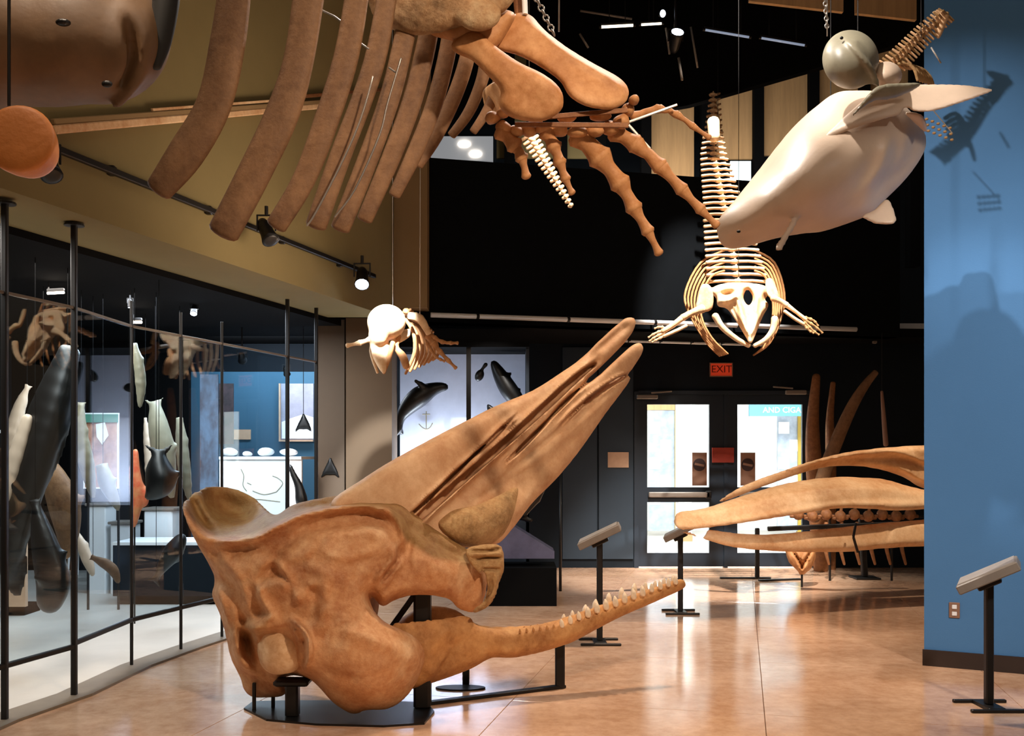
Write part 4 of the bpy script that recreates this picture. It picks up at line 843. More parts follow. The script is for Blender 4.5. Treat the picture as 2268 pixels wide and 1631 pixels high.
for (u, v, a, b_) in ((1092, 262, 18, 14), (1116, 282, 20, 15), (1142, 292, 18, 13), (1170, 290, 20, 12), (1205, 286, 22, 12), (1240, 290, 22, 12), (1278, 294, 24, 13), (1316, 290, 22, 13), (1352, 284, 22, 15), (1376, 268, 20, 17), (1392, 244, 16, 14), (1404, 222, 12, 10), (1256, 262, 22, 9), (1186, 268, 16, 7), (1330, 258, 26, 9), (1112, 252, 16, 10)):
    obj('carpal_bone', lump(P(u, v, 4.25+rnd.random()*.06), a*4.4/F, .04, b_*4.6/F, u), 'flip', ws, smooth=True)
obj('wrist_bracket', join(bar(P(1140, 276, 4.2), P(1392, 278, 4.2), .012, .02), bar(P(1180, 262, 4.2), P(1390, 244, 4.2), .008, .02)), 'brown', ws, 'thin brown bracket across the wrist')
def digit(pts, w0, w1, Y, n, mt='flip', parent=None, name='finger_bone'):
    p = cr(pts, 12)
    for i in range(n):
        i0, i1 = int(len(p)*i/n), min(int(len(p)*(i+1)/n), len(p)-1); q = p[i0:i1+1]
        if len(q) < 2: continue
        w = w0+(w1-w0)*i/n; a, m_, b_ = q[0], q[len(q)//2], q[-1]; e = .04
        a2 = a+(b_-a)*e; b2 = b_-(b_-a)*e
        obj(name, pt([tuple(a2), tuple(a2*.7+b2*.3), tuple(m_), tuple(a2*.2+b2*.8), tuple(b2)], [w*.95, w*.66, w*.6, w*.7, w*.9], Y, 10, 3, .8), mt, parent or ws, smooth=True)
digit([(1112, 292), (1140, 322), (1156, 350), (1166, 392)], 24, 7, 4.3, 3)
digit([(1212, 296), (1232, 336), (1248, 385), (1267, 428)], 22, 6, 4.3, 4)
digit([(1284, 300), (1330, 350), (1375, 408), (1405, 462), (1436, 514), (1460, 562)], 34, 7, 4.3, 5)
digit([(1362, 292), (1425, 332), (1490, 398), (1540, 452), (1588, 500)], 26, 8, 4.35, 5)
digit([(1400, 258), (1460, 240), (1500, 254), (1535, 280), (1572, 306)], 12, 7, 4.4, 4)
obj('finger_rod', join(bar(P(1388, 272, 4.35), P(1500, 232, 4.35), .01), bar(P(1388, 272, 4.35), P(1440, 330, 4.35), .01)), 'steel', ws)
# sternum-like fragments beside the last ribs
bonepoly('sternal_bone', [(1070, 200), (1100, 180), (1114, 200), (1112, 240), (1104, 270), (1080, 262), (1072, 232)], [(1090, 220, 0)]+[(1070, 200, 10), (1110, 260, 10)], 12, 12, 4.45, 'pale', (1060, 1124, 170, 280), res=3)
for k, (a, b_) in enumerate(((1148, -40), (1166, -40))):
    pass
obj('hanging_bar', cyl(P(1142, -60, 4.3), P(1150, 34, 4.3), .02), 'brown', ws); obj('hanging_bar', cyl(P(1160, -60, 4.25), P(1163, 32, 4.25), .012), 'white', ws)

# chain
ch = thing('hanging_chain', 'thin metal chain rising beside the shoulder of the giant skeleton', 'chain', tuple(P(1225, 80, 4.6)))
def links(a, b_, n, s, par):
    a, b_ = Vector(a), Vector(b_); d = (b_-a)/n; R0 = d.to_track_quat('Z', 'Y').to_matrix()
    for i in range(n):
        c = a+d*(i+.5); R = R0 @ Matrix.Rotation(math.pi/2*(i % 2), 3, 'Z'); L = d.length*.62
        ring = [c+R @ Vector((s*math.cos(x), 0, L*math.sin(x))) for x in [k*math.pi/5 for k in range(11)]]
        obj('link', loft(ring, [s*.3]*11, 6, 1, cap=False), 'steel', par, smooth=True)
links(P(1180, -20, 4.6), P(1228, 78, 4.6), 9, .013, ch)
ch2 = thing('hanging_chain', 'pale chain hanging above the round grey dolphin head', 'chain', tuple(P(1830, 62, 6.0)))
links(P(1826, -20, 6.0), P(1832, 62, 6.0), 10, .012, ch2)
for (u0, v0, u1, v1, Y, lab) in ((1832, -60, 1832, 80, 6.0, 'short dark wire from the chain to the round grey dolphin head'), (1246, -2050, 1238, 70, 4.7, 'thin slanting wire right of the chain at the giant shoulder'), (868, -590, 870, 690, 8.9, 'thin pale wire over the white-lit small skull'), (932, -590, 930, 712, 8.9, 'thin wire holding the rear of the small skeleton')):
    rod('hanging_wire', P(u0, v0, Y), P(u1, v1, Y), .004, 'steel', lab, 'wire')
rod('wall_hung_pin', P(2062, 105, 6.5), P(2084, 140, 6.5), .005, 'paneltop', 'thin pin with a round head on the wall by the small spine', 'pin')

# whale model and bone end top left
wm = thing('whale_model', 'big grey-brown whale model hanging in the top left corner', 'whale model', (-1.6, 4.0, 2.6))
f = Field(-180, 420, -160, 290, -240, 320, 9)
f.chain([(-260, 20, 60, 215), (-60, 40, 30, 205), (120, 60, 20, 172), (230, 82, 20, 150)], 30)
f.chain([(300, -80, 20, 78), (330, 20, 10, 60), (318, 110, 10, 46)], 14)
for L in ([(236, -60, -150, 14), (282, 20, -128, 14), (292, 120, -90, 14), (272, 190, -60, 12)],):
    p = cr(L, 5)
    for i in range(len(p)-1): f.capsule(p[i][:3], p[i+1][:3], p[i][3], p[i+1][3], 9, cut=True)
p = cr([(318, 30, -70, 15), (322, 110, -60, 14), (300, 180, -60, 12), (255, 236, -40, 10)], 5)
for i in range(len(p)-1): f.capsule(p[i][:3], p[i+1][:3], p[i][3], p[i+1][3], 12)
f.blur(1)
obj('body', f.mesh(const(4.3), 4.3/F), 'whale', wm, smooth=True)
obj('tail_stub', pt([(372, -80), (368, 0), (356, 90), (344, 146)], [30, 30, 24, 14], 4.2, 12, 4, .8), 'whaledark', wm, 'dark glossy fin edge', smooth=True)
obj('eye', ball(P(237, 186, 3.98), .022, .012, .014), 'blackp', wm); obj('nostril', ball(P(140, 50, 3.93), .03, .02, .014), 'blackp', wm)
be = thing('bone_end', 'round flat orange-lit bone end hanging at the far left edge', 'bone', tuple(P(40, 380, 3.7)))
d_ = Vector((.25, -1, -.1)).normalized()
e0 = P(38, 303, 3.72); dd_ = Vector((-.12, .99, -.1))
obj('disc', loft([e0+dd_*q for q in (.16, .1, .03, .01, 0, -.005)], [.10, .118, .13, .127, .11, .06], 32, 2, cap=False), 'orange', be, smooth=True)
obj('neck', loft([P(8, 300, 3.95), P(-60, 270, 4.1), P(-160, 250, 4.1)], [.08, .06, .07], 12, 3), 'flip', be, smooth=True)
obj('hanger', cyl(P(20, 235, 3.8), (P(20, 0, 3.8).x, 3.8, 8), .006), 'black', be)

# ================================================================ FRONT-FACING SKELETON
def frontal():
    t = thing('dolphin_skeleton', 'brightly lit hanging skeleton facing forward with outspread flipper bones', 'skeleton', tuple(P(1640, 790, 9.6)))
    b1 = 'pale'
    N = 35
    for i in range(N):
        s = i/(N-1); v = 640-430*s**.92; Y = 9.9+1.7*s; u = 1636-50*min(1, s*1.5)-(8*s)
        hw = max(62*(1-s)**.85+5, 20) if s < .8 else 20*(1-s)/.2*.7+5
        hw *= 1 if s < .4 else .95
        th = 5.6-1.8*s; c = P(u, v, Y); k = Y/F
        g = [ball(c, th*2.2*k, .05, th*1.05*k, 8, 6)]
        for sg in (-1, 1): g.append(pt([(u, v, Y), (u+sg*hw*.5, v-1, Y), (u+sg*hw, v+1.5, Y)], [th*.75, th*.62, th*.75], Y, 6, 2, 1.4))
        if s > .3: g.append(pt([(u+8, v, Y), (u+16+14*(1-s), v-3, Y+.05)], [th*.8, th*.6], Y, 6, 2))
        g.append(pt([(u, v, Y), (u+2, v-7, Y-.02)], [th*.8, th*.4], Y, 6, 2))
        obj('vertebra', join(*g), b1, t, smooth=True)
    obj('tail_tip', pt([(1580, 212, 11.6), (1582, 240, 11.55), (1584, 262, 11.5)], [2, 7, 10], 11.5, 8, 3), 'flip', t, smooth=True)
    obj('tail_block', pt([(1580, 270, 10.9), (1582, 304, 10.85)], [14, 13], 10.9, 10, 3), b1, t, smooth=True)
    for (u_, v_, Y_) in ((1636, 640, 9.95), (1590, 350, 11.1)): p_ = P(u_, v_, Y_); obj('hanger', cyl(p_, (p_.x, p_.y, 8), .003), 'black', t)
    # skull: triangular rostrum towards us, blowhole, cheeks
    f = Field(1560, 1740, 616, 780, -60, 90, 3)
    f.relief([(1572, 644), (1596, 630), (1636, 626), (1690, 632), (1704, 648), (1694, 664), (1702, 676), (1688, 704), (1672, 744), (1662, 762), (1650, 744), (1628, 708), (1610, 684), (1590, 678), (1586, 660)], [(1590, 650, 30), (1640, 634, 20), (1700, 660, 30), (1650, 700, -6), (1662, 755, -40), (1616, 690, 20), (1700, 700, 20)], 16, 12,
             ridges=[([(1630, 650), (1645, 700), (1660, 750)], 4, -12), ([(1676, 650), (1672, 700), (1664, 750)], 4, -12), ([(1616, 672), (1640, 720), (1656, 752)], 4, 12), ([(1692, 690), (1680, 720), (1666, 750)], 4, 12), ([(1592, 668), (1616, 666), (1636, 656)], 4, -10), ([(1648, 690), (1656, 730), (1661, 756)], 2.5, 9), ([(1672, 690), (1668, 730), (1664, 756)], 2.5, 9)],
             holes=[[(1655, 640), (1668, 660), (1658, 678), (1646, 660)]], bumps=[(1612, 650, 18, 9, -10, 22), (1694, 656, 7, 12, 0, 16)])
    f.blur(1)
    obj('skull', f.mesh(const(9.6), 9.6/F), b1, t, smooth=True)
    for sg, pp in ((-1, [(1584, 700), (1600, 725), (1630, 750), (1658, 766)]), (1, [(1716, 706), (1712, 730), (1696, 752), (1672, 766)])):
        obj('jaw', pt(pp, [8, 7, 6, 5], 9.55, 8, 4, 1.0), b1, t, smooth=True)
    # ribs each side
    for i in range(6):
        Y = 9.9+i*.14; e = i*12
        obj('rib', pt([(1604, 600-i*9), (1576-e*.4, 612-i*6), (1556-e*.62, 650-i*1), (1553-e*.48, 700-i*2), (1576-e*.2, 748+i*2), (1612-e*.3, 784+i*1)], [2.4, 2.8, 2.8, 2.6, 2.4, 2], Y, 6, 4), 'flip', t, smooth=True)
        obj('rib', pt([(1672, 600-i*9), (1694+e*.35, 612-i*6), (1710+e*.45, 654-i*1), (1712+e*.3, 700+i*1), (1702+e*.05, 745+i*3), (1690-e*.35, 772+i*3)], [2.4, 2.8, 2.8, 2.6, 2.4, 2], Y, 6, 4), 'flip', t, smooth=True)
    # shoulders, arms, hands
    bonepoly('shoulder_blade', [(1552, 632), (1568, 628), (1580, 645), (1580, 680), (1566, 692), (1540, 690), (1544, 660)], [(1560, 650, 0), (1545, 690, 5), (1575, 680, 4)], 6, 8, 9.6, b1, (1530, 1592, 618, 704), parent=t, res=3)
    bonepoly('shoulder_blade', [(1696, 618), (1710, 616), (1722, 640), (1728, 662), (1716, 668), (1700, 656), (1694, 636)], [(1705, 640, 0), (1720, 660, 3), (1700, 622, 3)], 6, 8, 9.6, b1, (1684, 1738, 606, 678), parent=t, res=3)
    for pp, rr in (([(1556, 684), (1530, 694), (1512, 704)], [10, 7, 8]), ([(1512, 704), (1488, 722), (1468, 734)], [7, 6, 6]), ([(1520, 722), (1500, 732), (1470, 745)], [4, 4, 4]), ([(1712, 660), (1730, 668), (1742, 676)], [8, 6, 7]), ([(1742, 676), (1764, 692), (1784, 708)], [6, 4, 5]), ([(1738, 690), (1760, 706), (1780, 718)], [4, 4, 4])):
        obj('arm_bone', pt(pp, rr, 9.55, 8, 3, .9), b1, t, smooth=True)
    for pp in ([(1470, 732), (1452, 738), (1436, 748)], [(1470, 738), (1452, 746), (1438, 756)], [(1472, 744), (1456, 752), (1444, 758)], [(1474, 728), (1462, 724), (1450, 728)]): digit(pp, 4.5, 2.4, 9.55, 3, b1, t)
    for pp in ([(1784, 704), (1802, 710), (1812, 722)], [(1784, 710), (1804, 722), (1822, 738)], [(1782, 714), (1800, 732), (1814, 742)], [(1778, 716), (1792, 732), (1802, 738)]): digit(pp, 4.5, 2.4, 9.55, 3, 'fibre', t)
frontal()
tl = thing('tail_skeleton', 'white-lit tapering tail spine hanging behind the giant flipper bones', 'skeleton', tuple(P(1262, 465, 9.0)))
for i in range(17):
    s = i/16; u, v = 1172+92*s, 300+155*s; k = 9.0/F; w = (17*(1-s)+5)
    g = [ball(P(u, v, 9), 8*k*(1.2-s*.6), .03, 6*k, 8, 6), pt([(u-w*.8, v+w*.5), (u, v), (u+w*.6, v-w*.4)], [3.5, 4.5, 4], 9.0, 6, 2)]
    obj('vertebra', join(*g), 'pale', tl, smooth=True)
rod('tail_wire', P(1172, 300, 9.02), P(1172, -60, 9.02), .005, 'steel', 'thin wire from which the white-lit tail spine hangs', 'wire')
spot((.9, 7.4, 6.0), P(1215, 380, 9), 2200, WHITE, 16, .4, .03)

# ================================================================ SMALL SKELETON WITH WHITE-LIT SKULL
ss = thing('small_whale_skeleton', 'small hanging skeleton with a glaring white skull below the track lights', 'skeleton', tuple(P(870, 830, 8.9)))
f = Field(800, 910, 664, 830, -60, 70, 3)
f.ell((856, 714, 0), (43, 40, 38), 0); f.relief([(822, 740), (850, 752), (866, 770), (858, 800), (852, 830), (836, 812), (822, 780)], [(835, 760, -16), (850, 815, -30)], 10, 9, k=8)
f.ell((838, 746, -8), (22, 24, 26), 8); f.relief([(866, 744), (905, 728), (912, 742), (880, 762)], [(866, 744, 0), (905, 740, 20)], 9, 8, k=6)
f.blur(1)
f.capsule((848, 690, -40), (838, 706, -40), 1.8, 1.8, cut=True); f.capsule((838, 706, -40), (846, 724, -40), 2.2, 2.0, cut=True); f.capsule((868, 722, -38), (876, 719, -36), 3, 2, cut=True); f.capsule((842, 740, -40), (850, 764, -34), 2.2, 2, cut=True)
obj('skull', f.mesh(const(8.8), 8.8/F), 'pale', ss, smooth=True)
spot((-1.05, 7.7, 3.55), P(852, 712, 8.8), 1500, COOL, 24, .5, .03)
for pp in ([(870, 760), (862, 790), (850, 826)], [(884, 745), (878, 770), (892, 790), (900, 812)]): obj('jaw', pt(pp, [6, 6, 4], 8.75, 8, 4) if len(pp) == 3 else pt(pp, [5, 6, 9, 8], 8.8, 8, 4), 'flip', ss, smooth=True)
for i in range(7):
    obj('rib', pt([(898+i*4, 708+i*2), (916+i*7, 738+i), (918+i*8.5, 782), (898+i*10, 828-i*5)], [4, 4.6, 4.6, 3.2], 8.95+i*.1, 7, 4, .8), 'flip', ss, smooth=True)
for i in range(3): obj('rib', pt([(832+i*3, 740), (822+i*8, 778), (836+i*9, 826-i*6)], [4, 4.5, 3], 8.9+i*.08, 7, 4, .8), 'pale', ss, smooth=True)
for i in range(12):
    u, v, Y = 900+i*4.5, 690+i*4.5, 8.95+i*.12
    obj('vertebra', join(ball(P(u, v, Y), .035, .04, .03, 8, 6), pt([(u-9, v+3), (u+10, v-4)], [3, 3], Y, 6, 2)), 'flip', ss, smooth=True)
obj('shoulder_blade', pt([(905, 700), (930, 706), (950, 740)], [8, 10, 6], 8.8, 8, 3, .4), 'pale', ss, smooth=True)
digit([(820, 752), (796, 760), (768, 766)], 8, 5, 8.75, 2, 'pale', ss)
for k, pp in enumerate(([(948, 745), (975, 780), (1010, 816)], [(950, 740), (980, 758), (1014, 760)], [(945, 760), (965, 790), (985, 800)])): digit(pp, 9-2*k, 4, 8.85, 4, 'flip', ss)

# ================================================================ DOLPHIN MODELS, TOP RIGHT
bw = thing('white_whale_model', 'large white whale model diving down to the left', 'whale model', tuple(P(1830, 540, 6.0)))
f = Field(1570, 2070, 175, 580, -150, 260, 6)
f.relief([(1583, 512), (1586, 490), (1606, 464), (1629, 441), (1682, 377), (1718, 331), (1760, 281), (1810, 235), (1853, 205), (1900, 200), (1960, 205), (2012, 240), (2046, 285), (2053, 318), (2040, 352), (2002, 402), (1963, 440), (1935, 470), (1905, 484), (1860, 500), (1820, 512), (1768, 518), (1711, 530), (1647, 551), (1611, 556), (1590, 542)],
         [(1590, 515, 20), (1640, 500, -10), (1700, 450, -60), (1780, 400, -90), (1860, 360, -95), (1940, 320, -60), (2000, 300, -10), (2040, 310, 60), (1860, 220, -10), (1760, 300, -30), (1680, 380, 10), (1900, 480, 20), (1800, 505, 0), (1960, 420, 40), (1650, 540, 15)],
         [(1590, 515, 22), (1640, 500, 46), (1780, 400, 110), (1900, 340, 110), (2030, 310, 50), (1960, 440, 60), (1860, 220, 60)], 110, ridges=[([(1985, 290), (1975, 360), (1935, 430)], 16, 10), ([(2015, 300), (2010, 350), (1970, 400)], 14, 12), ([(1955, 300), (1945, 360), (1900, 430)], 14, -8), ([(1600, 530), (1640, 524), (1690, 520)], 4, 5)])
f.blur(2)
f.relief([(1908, 478), (1935, 466), (1964, 440), (1974, 452), (1984, 480), (1983, 494), (1970, 499), (1940, 496), (1920, 488)], [(1930, 480, 24), (1980, 480, 14), (1965, 450, 30)], 9, 5, k=6)
f.relief([(1758, 478), (1772, 474), (1766, 496), (1750, 522), (1736, 548), (1724, 560), (1717, 552), (1722, 536), (1740, 508)], [(1765, 480, -30), (1722, 555, -60), (1740, 520, -46)], 5, 6, k=4)
obj('body', f.mesh(const(6.0), 6.0/F), 'beluga', bw, smooth=True)
f = Field(1800, 2220, 170, 330, -170, 60, 4)
f.relief([(1812, 315), (1826, 298), (1848, 276), (1880, 246), (1915, 218), (1955, 198), (2000, 186), (2060, 184), (2127, 185), (2170, 190), (2206, 199), (2170, 216), (2127, 231), (2080, 246), (2048, 251), (2022, 248), (2006, 240), (1994, 256), (1960, 266), (1900, 284), (1850, 304)], [(1815, 313, -60), (1900, 262, -80), (2000, 215, -70), (2120, 205, -90), (2205, 200, -110)], 6, 14, ridges=[([(1850, 292), (1930, 255), (2000, 232)], 9, -4)])
f.relief([(2000, 250), (2016, 246), (2046, 256), (2056, 290), (2050, 296), (2034, 282), (2012, 262)], [(2005, 252, -60), (2052, 290, -10)], 8, 8, k=4)
f.blur(1)
obj('flukes', f.mesh(const(6.0), 6.0/F), 'beluga', bw, smooth=True)
obj('eye', ball(P(1636, 513, 5.92), .012, .006, .009), 'blackp', bw)
gd = thing('grey_dolphin_model', 'round-headed grey dolphin model above the white whale model', 'dolphin model', tuple(P(1890, 200, 5.8)))
f = Field(1810, 2070, 56, 276, -90, 150, 5)
f.ell((1884, 132, 0), (63, 66, 70), 0)
f.relief([(1830, 120), (1866, 100), (1900, 90), (1940, 170), (1946, 192), (1930, 190), (1880, 178)], [(1840, 120, -40), (1900, 100, -66), (1944, 190, -40)], 8, 20, k=12)
f.relief([(1882, 258), (1900, 235), (1925, 204), (1946, 188), (1985, 182), (2046, 182), (2030, 198), (2002, 212), (1970, 222), (1936, 226), (1906, 246), (1890, 262)], [(1890, 255, -40), (1940, 205, -55), (2040, 185, -30)], 9, 12, k=4)
f.blur(1)
f.chain([(1872, 88, -50, 3), (1890, 104, -66, 5), (1910, 128, -68, 6), (1930, 156, -56, 6), (1946, 190, -30, 3)], 7, n=3)
obj('body', f.mesh(const(5.7), 5.7/F), 'grey', gd, smooth=True)
f = Field(1920, 2010, 130, 210, -40, 110, 5); f.ell((1964, 166, 40), (34, 30, 60), 0); obj('tail_stock', f.mesh(const(5.7), 5.7/F), 'beluga', gd, 'white rear body', smooth=True)
obj('eye', ball(P(1864, 84, 5.545), .010, .006, .009), 'blackp', gd)
p_ = P(1840, 230, 6.2); obj('hanger', cyl(p_, (p_.x, 6.2, 8), .003), 'black', bw)
p_ = P(1900, 100, 5.75); obj('hanger', cyl(p_, (p_.x, 5.75, 8), .003), 'black', gd)
ps = thing('porpoise_skeleton', 'small tan hanging skeleton with comb-like spine above the dolphin models', 'skeleton', tuple(P(2030, 160, 6.6)))
p = cr([(2096, 32, 6.55), (2050, 72, 6.58), (2005, 118, 6.6), (1962, 160, 6.65)], 7)
for i, q in enumerate(p):
    u, v, Y = q; s = i/(len(p)-1); w = 22+8*s; k = Y/F
    g = [ball(P(u, v, Y), 6*k, .02, 6*k, 8, 5), pt([(u-w*.75, v-w*.55, Y), (u, v, Y), (u+w*.7, v+w*.6, Y)], [2.6, 3.6, 2.6], Y, 6, 2), pt([(u, v, Y), (u-7, v-9, Y-.06)], [3, 2], Y, 6, 2)]
    obj('vertebra', join(*g), 'pale' if i % 2 else 'fibre', ps, smooth=True)
bonepoly('skull', [(2062, 26), (2084, 24), (2102, 32), (2096, 52), (2086, 78), (2076, 88), (2070, 66), (2078, 44)], [(2080, 40, 0), (2080, 80, 4), (2098, 34, -10)], 9, 10, 6.55, 'pale', (2050, 2112, 12, 100), parent=ps, res=3)
for i in range(7):
    u = 1988+i*6; obj('rib', pt([(u-10, 146+i), (u+16, 140+i*2), (u+36, 152+i*3), (u+44, 178+i*2)], [3.6, 4, 3.8, 3], 6.6+i*.03, 6, 4), 'fibre', ps, smooth=True)
for r in range(3):
    for i in range(5): obj('finger_bone', ball(P(2052+i*13+r*2, 264+r*13+i*5, 6.62), .013, .012, .009, 8, 5), 'fibre', ps, smooth=True)
p_ = P(2040, 84, 6.55); obj('hanger', cyl(p_, (p_.x, p_.y, 8), .003), 'black', ps)
obj('arm_rod', cyl(P(2030, 200, 6.6), P(2110, 296, 6.62), .004), 'steel', ps)

# ================================================================ LIT CASE OF SILHOUETTES (centre)
sc_ = thing('backlit_case', 'glowing white-backed display case behind the skull beak', 'display case', tuple(FL(1000, 1305)))
Yk = 11.0
def kx(u): return (u-CU)/F*Yk
def kz(v): return H+(CV-v)/F*Yk
paper = mat('white_case_back', (190, 196, 215), .7, noise=.08)
obj('back_panel', box(kx(869), kx(1165), Yk+.75, Yk+.8, kz(1120), kz(770)), paper, sc_)
obj('side_panel', box(kx(1165), kx(1172), Yk, Yk+.8, 0, kz(770)), 'teal', sc_)
obj('plinth', box(kx(869), kx(1172), Yk, Yk+.8, 0, kz(1120)), 'teal', sc_)
obj('canopy', box(kx(869), kx(1172), Yk-.05, Yk+.8, kz(770), kz(758)), 'matte', sc_)
obj('corner_post', box(kx(1033), kx(1043), Yk-.02, Yk+.03, kz(1120), kz(770)), 'blackp', sc_)
area((kx(960), Yk+.4, kz(1112)), (kx(960), Yk+.74, kz(960)), 60, COOL, 1.0, .3)
wht = mat('pale_case_pane', (200, 205, 220))
sd = thing('seal_model', 'black leaping seal model in the glowing white case', 'seal model', tuple(P(925, 960, 11.35)))
f = Field(864, 1000, 830, 970, -40, 40, 4)
f.chain([(884, 952, 0, 6), (888, 925, 0, 10), (905, 900, 0, 18), (930, 878, 0, 22), (955, 864, 0, 15), (975, 858, 0, 10), (986, 858, 0, 7)], 4, n=3)
f.chain([(946, 862, -10, 8), (932, 852, -18, 6), (920, 844, -22, 4)], 3); f.chain([(884, 950, 0, 7), (878, 962, 0, 5)], 2); f.chain([(886, 950, 6, 6), (890, 960, 8, 5)], 2)
obj('body', f.mesh(const(11.35), 11.35/F), 'blackp', sd, smooth=True)
an = thing('anchor_ornament', 'thin grey anchor below the black seal model', 'anchor', tuple(P(942, 962, 11.7)))
for pp in ([(944, 912), (944, 950)], [(928, 940), (936, 948), (944, 951), (952, 948), (958, 938)], [(936, 918), (952, 918)]): obj('anchor_bar', pt(pp, [1.2]*len(pp), 11.7, 6, 3), 'grey', an)
sd = thing('dolphin_model', 'black upright dolphin model in the dim right half of the white case', 'dolphin model', tuple(P(1120, 905, 11.35)))
f = Field(1080, 1180, 790, 930, -40, 40, 4)
f.chain([(1094, 806, 0, 8), (1108, 832, 0, 15), (1126, 862, 0, 19), (1146, 890, 0, 16), (1160, 912, 0, 10)], 4, n=3); f.chain([(1118, 838, 0, 6), (1130, 828, 0, 4)], 3); f.chain([(1138, 866, 0, 6), (1152, 862, 0, 3)], 2)
obj('body', f.mesh(const(11.35), 11.35/F), 'blackp', sd, smooth=True)
sd = thing('fish_model', 'small dark fish model left of the black upright dolphin', 'fish model', tuple(P(1064, 850, 11.35)))
f = Field(1040, 1090, 800, 856, -20, 20, 3); f.ell((1062, 832, 0), (10, 14, 7), 0, ang=25); f.chain([(1068, 818, 0, 3), (1076, 808, 0, 5)], 3)
obj('body', f.mesh(const(11.35), 11.35/F), 'blackp', sd, smooth=True)
sd = thing('shark_fin_model', 'small black fin shape just above the beak edge in the white case', 'fin model', tuple(P(1090, 925, 11.2)))
f = Field(1068, 1110, 886, 930, -20, 20, 3); f.relief([(1078, 896), (1090, 900), (1104, 910), (1100, 922), (1084, 922)], 0, 6, 6); obj('fin', f.mesh(const(11.2), 11.2/F), 'blackp', sd, smooth=True)
sd = thing('stranded_model', 'pale lilac wedge-shaped display lying right of the skull', 'display', tuple(P(1160, 1235, 10.0)))
obj('wedge', [(lambda a, b_: (a, b_))(*prism([(P(1080, 0, 10).x, 9.9), (P(1232, 0, 10).x, 9.9), (P(1232, 0, 10).x, 10.5), (P(1080, 0, 10).x, 10.5)], 0.0, .38))][0], 'matte', sd)
V = [Q(1080, 1160, 10), Q(1120, 1155, 10), Q(1228, 1222, 10), Q(1228, 1238, 10), Q(1080, 1238, 10)]
obj('wedge_top', (V+[(x, y+.4, z) for x, y, z in V], [(0, 1, 2, 3, 4), (9, 8, 7, 6, 5)]+[(i, 5+i, 5+(i+1) % 5, (i+1) % 5) for i in range(5)]), mat('lilac_stone', (92, 92, 120), .6, noise=.25, scale=8), sd)
sd = thing('dark_fish_model', 'dark finned model peeking out under the beak by the teal wall', 'fish model', tuple(P(1180, 1150, 10.2)))
f = Field(1120, 1220, 1060, 1166, -20, 20, 4); f.chain([(1208, 1072, 0, 6), (1188, 1105, 0, 10), (1160, 1140, 0, 6)], 3); f.relief([(1140, 1148), (1150, 1138), (1180, 1150), (1172, 1158)], 0, 5, 5, k=2)
obj('body', f.mesh(const(10.2), 10.2/F), 'blackp', sd, smooth=True)
rod('slim_post', FL(1241, 1310), P(1241, 1040, FL(1241, 1310).y), .016, 'black', 'slim black post in front of the teal wall', 'post')

# signs on far wall and doors
def board(name, u0, u1, v0, v1, Y, mt, lab, cat='sign', rim=None):
    t = thing(name, lab, cat, tuple(P((u0+u1)/2, v1, Y)))
    a, b_ = P(u0, v1, Y), P(u1, v0, Y)
    obj('board', box(a.x, b_.x, Y-.02, Y, a.z, b_.z), mt, t)
    if rim:
        w = .012
        for (x0, x1, z0, z1) in ((a.x-w, b_.x+w, a.z-w, a.z), (a.x-w, b_.x+w, b_.z, b_.z+w), (a.x-w, a.x, a.z, b_.z), (b_.x, b_.x+w, a.z, b_.z)): obj('rim', box(x0, x1, Y-.03, Y+.0, z0, z1), rim, t)
    return t
t = board('exit_sign', 1573, 1620, 806, 833, W-.04, 'exitred', 'red exit sign above the double doors', 'exit sign', 'poster')
lettering('EXIT', .135, ((P(1596, 0, W).x), W-.063, vz(819.5)), t, 'exitdk')
t = board('door_sign', 1577, 1625, 992, 1025, W-.0, 'red', 'small red sign at the centre of the double doors')
t.location.z += 0
board('wall_notice', 1346, 1392, 1002, 1036, W-.03, 'note', 'tan notice on the wall left of the doors', 'notice')
for (u0, lab) in ((1533, 'brown poster with dark round mark on the left door'), (1640, 'brown poster with dark round mark on the right door')):
    t = board('door_poster', u0, u0+32, 1003, 1076, W+.0, 'poster', lab, 'poster')
    c = P(u0+16, 1030, W-.023); obj('round_mark', cyl(c, c+Vector((0, -.003, 0)), .085, seg=24), 'posterdk', t); obj('mark_stripe', obox(c+Vector((0, -.006, 0)), .13, .003, .03, Matrix.Rotation(.2, 3, 'Y')), 'poster', t)

# ================================================================ BEHIND THE GLASS
lb = struct(obj('wall_lit_blue', box(-4.2, -2.35, 13.0, 13.1, .0, 2.6), mat('lit_blue_wall', (44, 84, 106), .8)))
struct(obj('wall_dark_corner', box(-6.5, -4.2, 12.9, 13.0, 0, 3.0), 'matte'))
def tabletop(name, lab, u0, u1, v0, v1, Y, mt, dp=.7):
    t = thing(name, lab, 'display counter', tuple(FL(0, 0)) if 0 else (P((u0+u1)/2, 0, Y).x, Y, 0))
    a, b_ = P(u0, v1, Y), P(u1, v0, Y)
    obj('front', box(a.x, b_.x, Y, Y+.05, .1, b_.z), mt, t); obj('top', box(a.x, b_.x, Y-.02, Y+dp, b_.z, b_.z+.03), 'white', t)
    obj('base', box(a.x+.03, b_.x-.03, Y+.05, Y+dp-.05, 0, .1), 'matte', t)
    return t
cn = tabletop('display_counter', 'white display counter with faint drawings behind the glass', 486, 668, 1018, 1150, 10.6, 'white', .8)
for pp in ([(534, 1040), (540, 1055), (538, 1075), (546, 1088)], [(560, 1088), (585, 1096), (612, 1090)], [(604, 1055), (616, 1060), (626, 1072), (612, 1090)], [(548, 1070), (556, 1074)], [(500, 1110), (560, 1106), (620, 1112)]): obj('drawn_line', pt(pp, [1.1]*len(pp), 10.6, 6, 4), 'grey', cn)
ctz = P(0, 1018, 10.6).z+.03
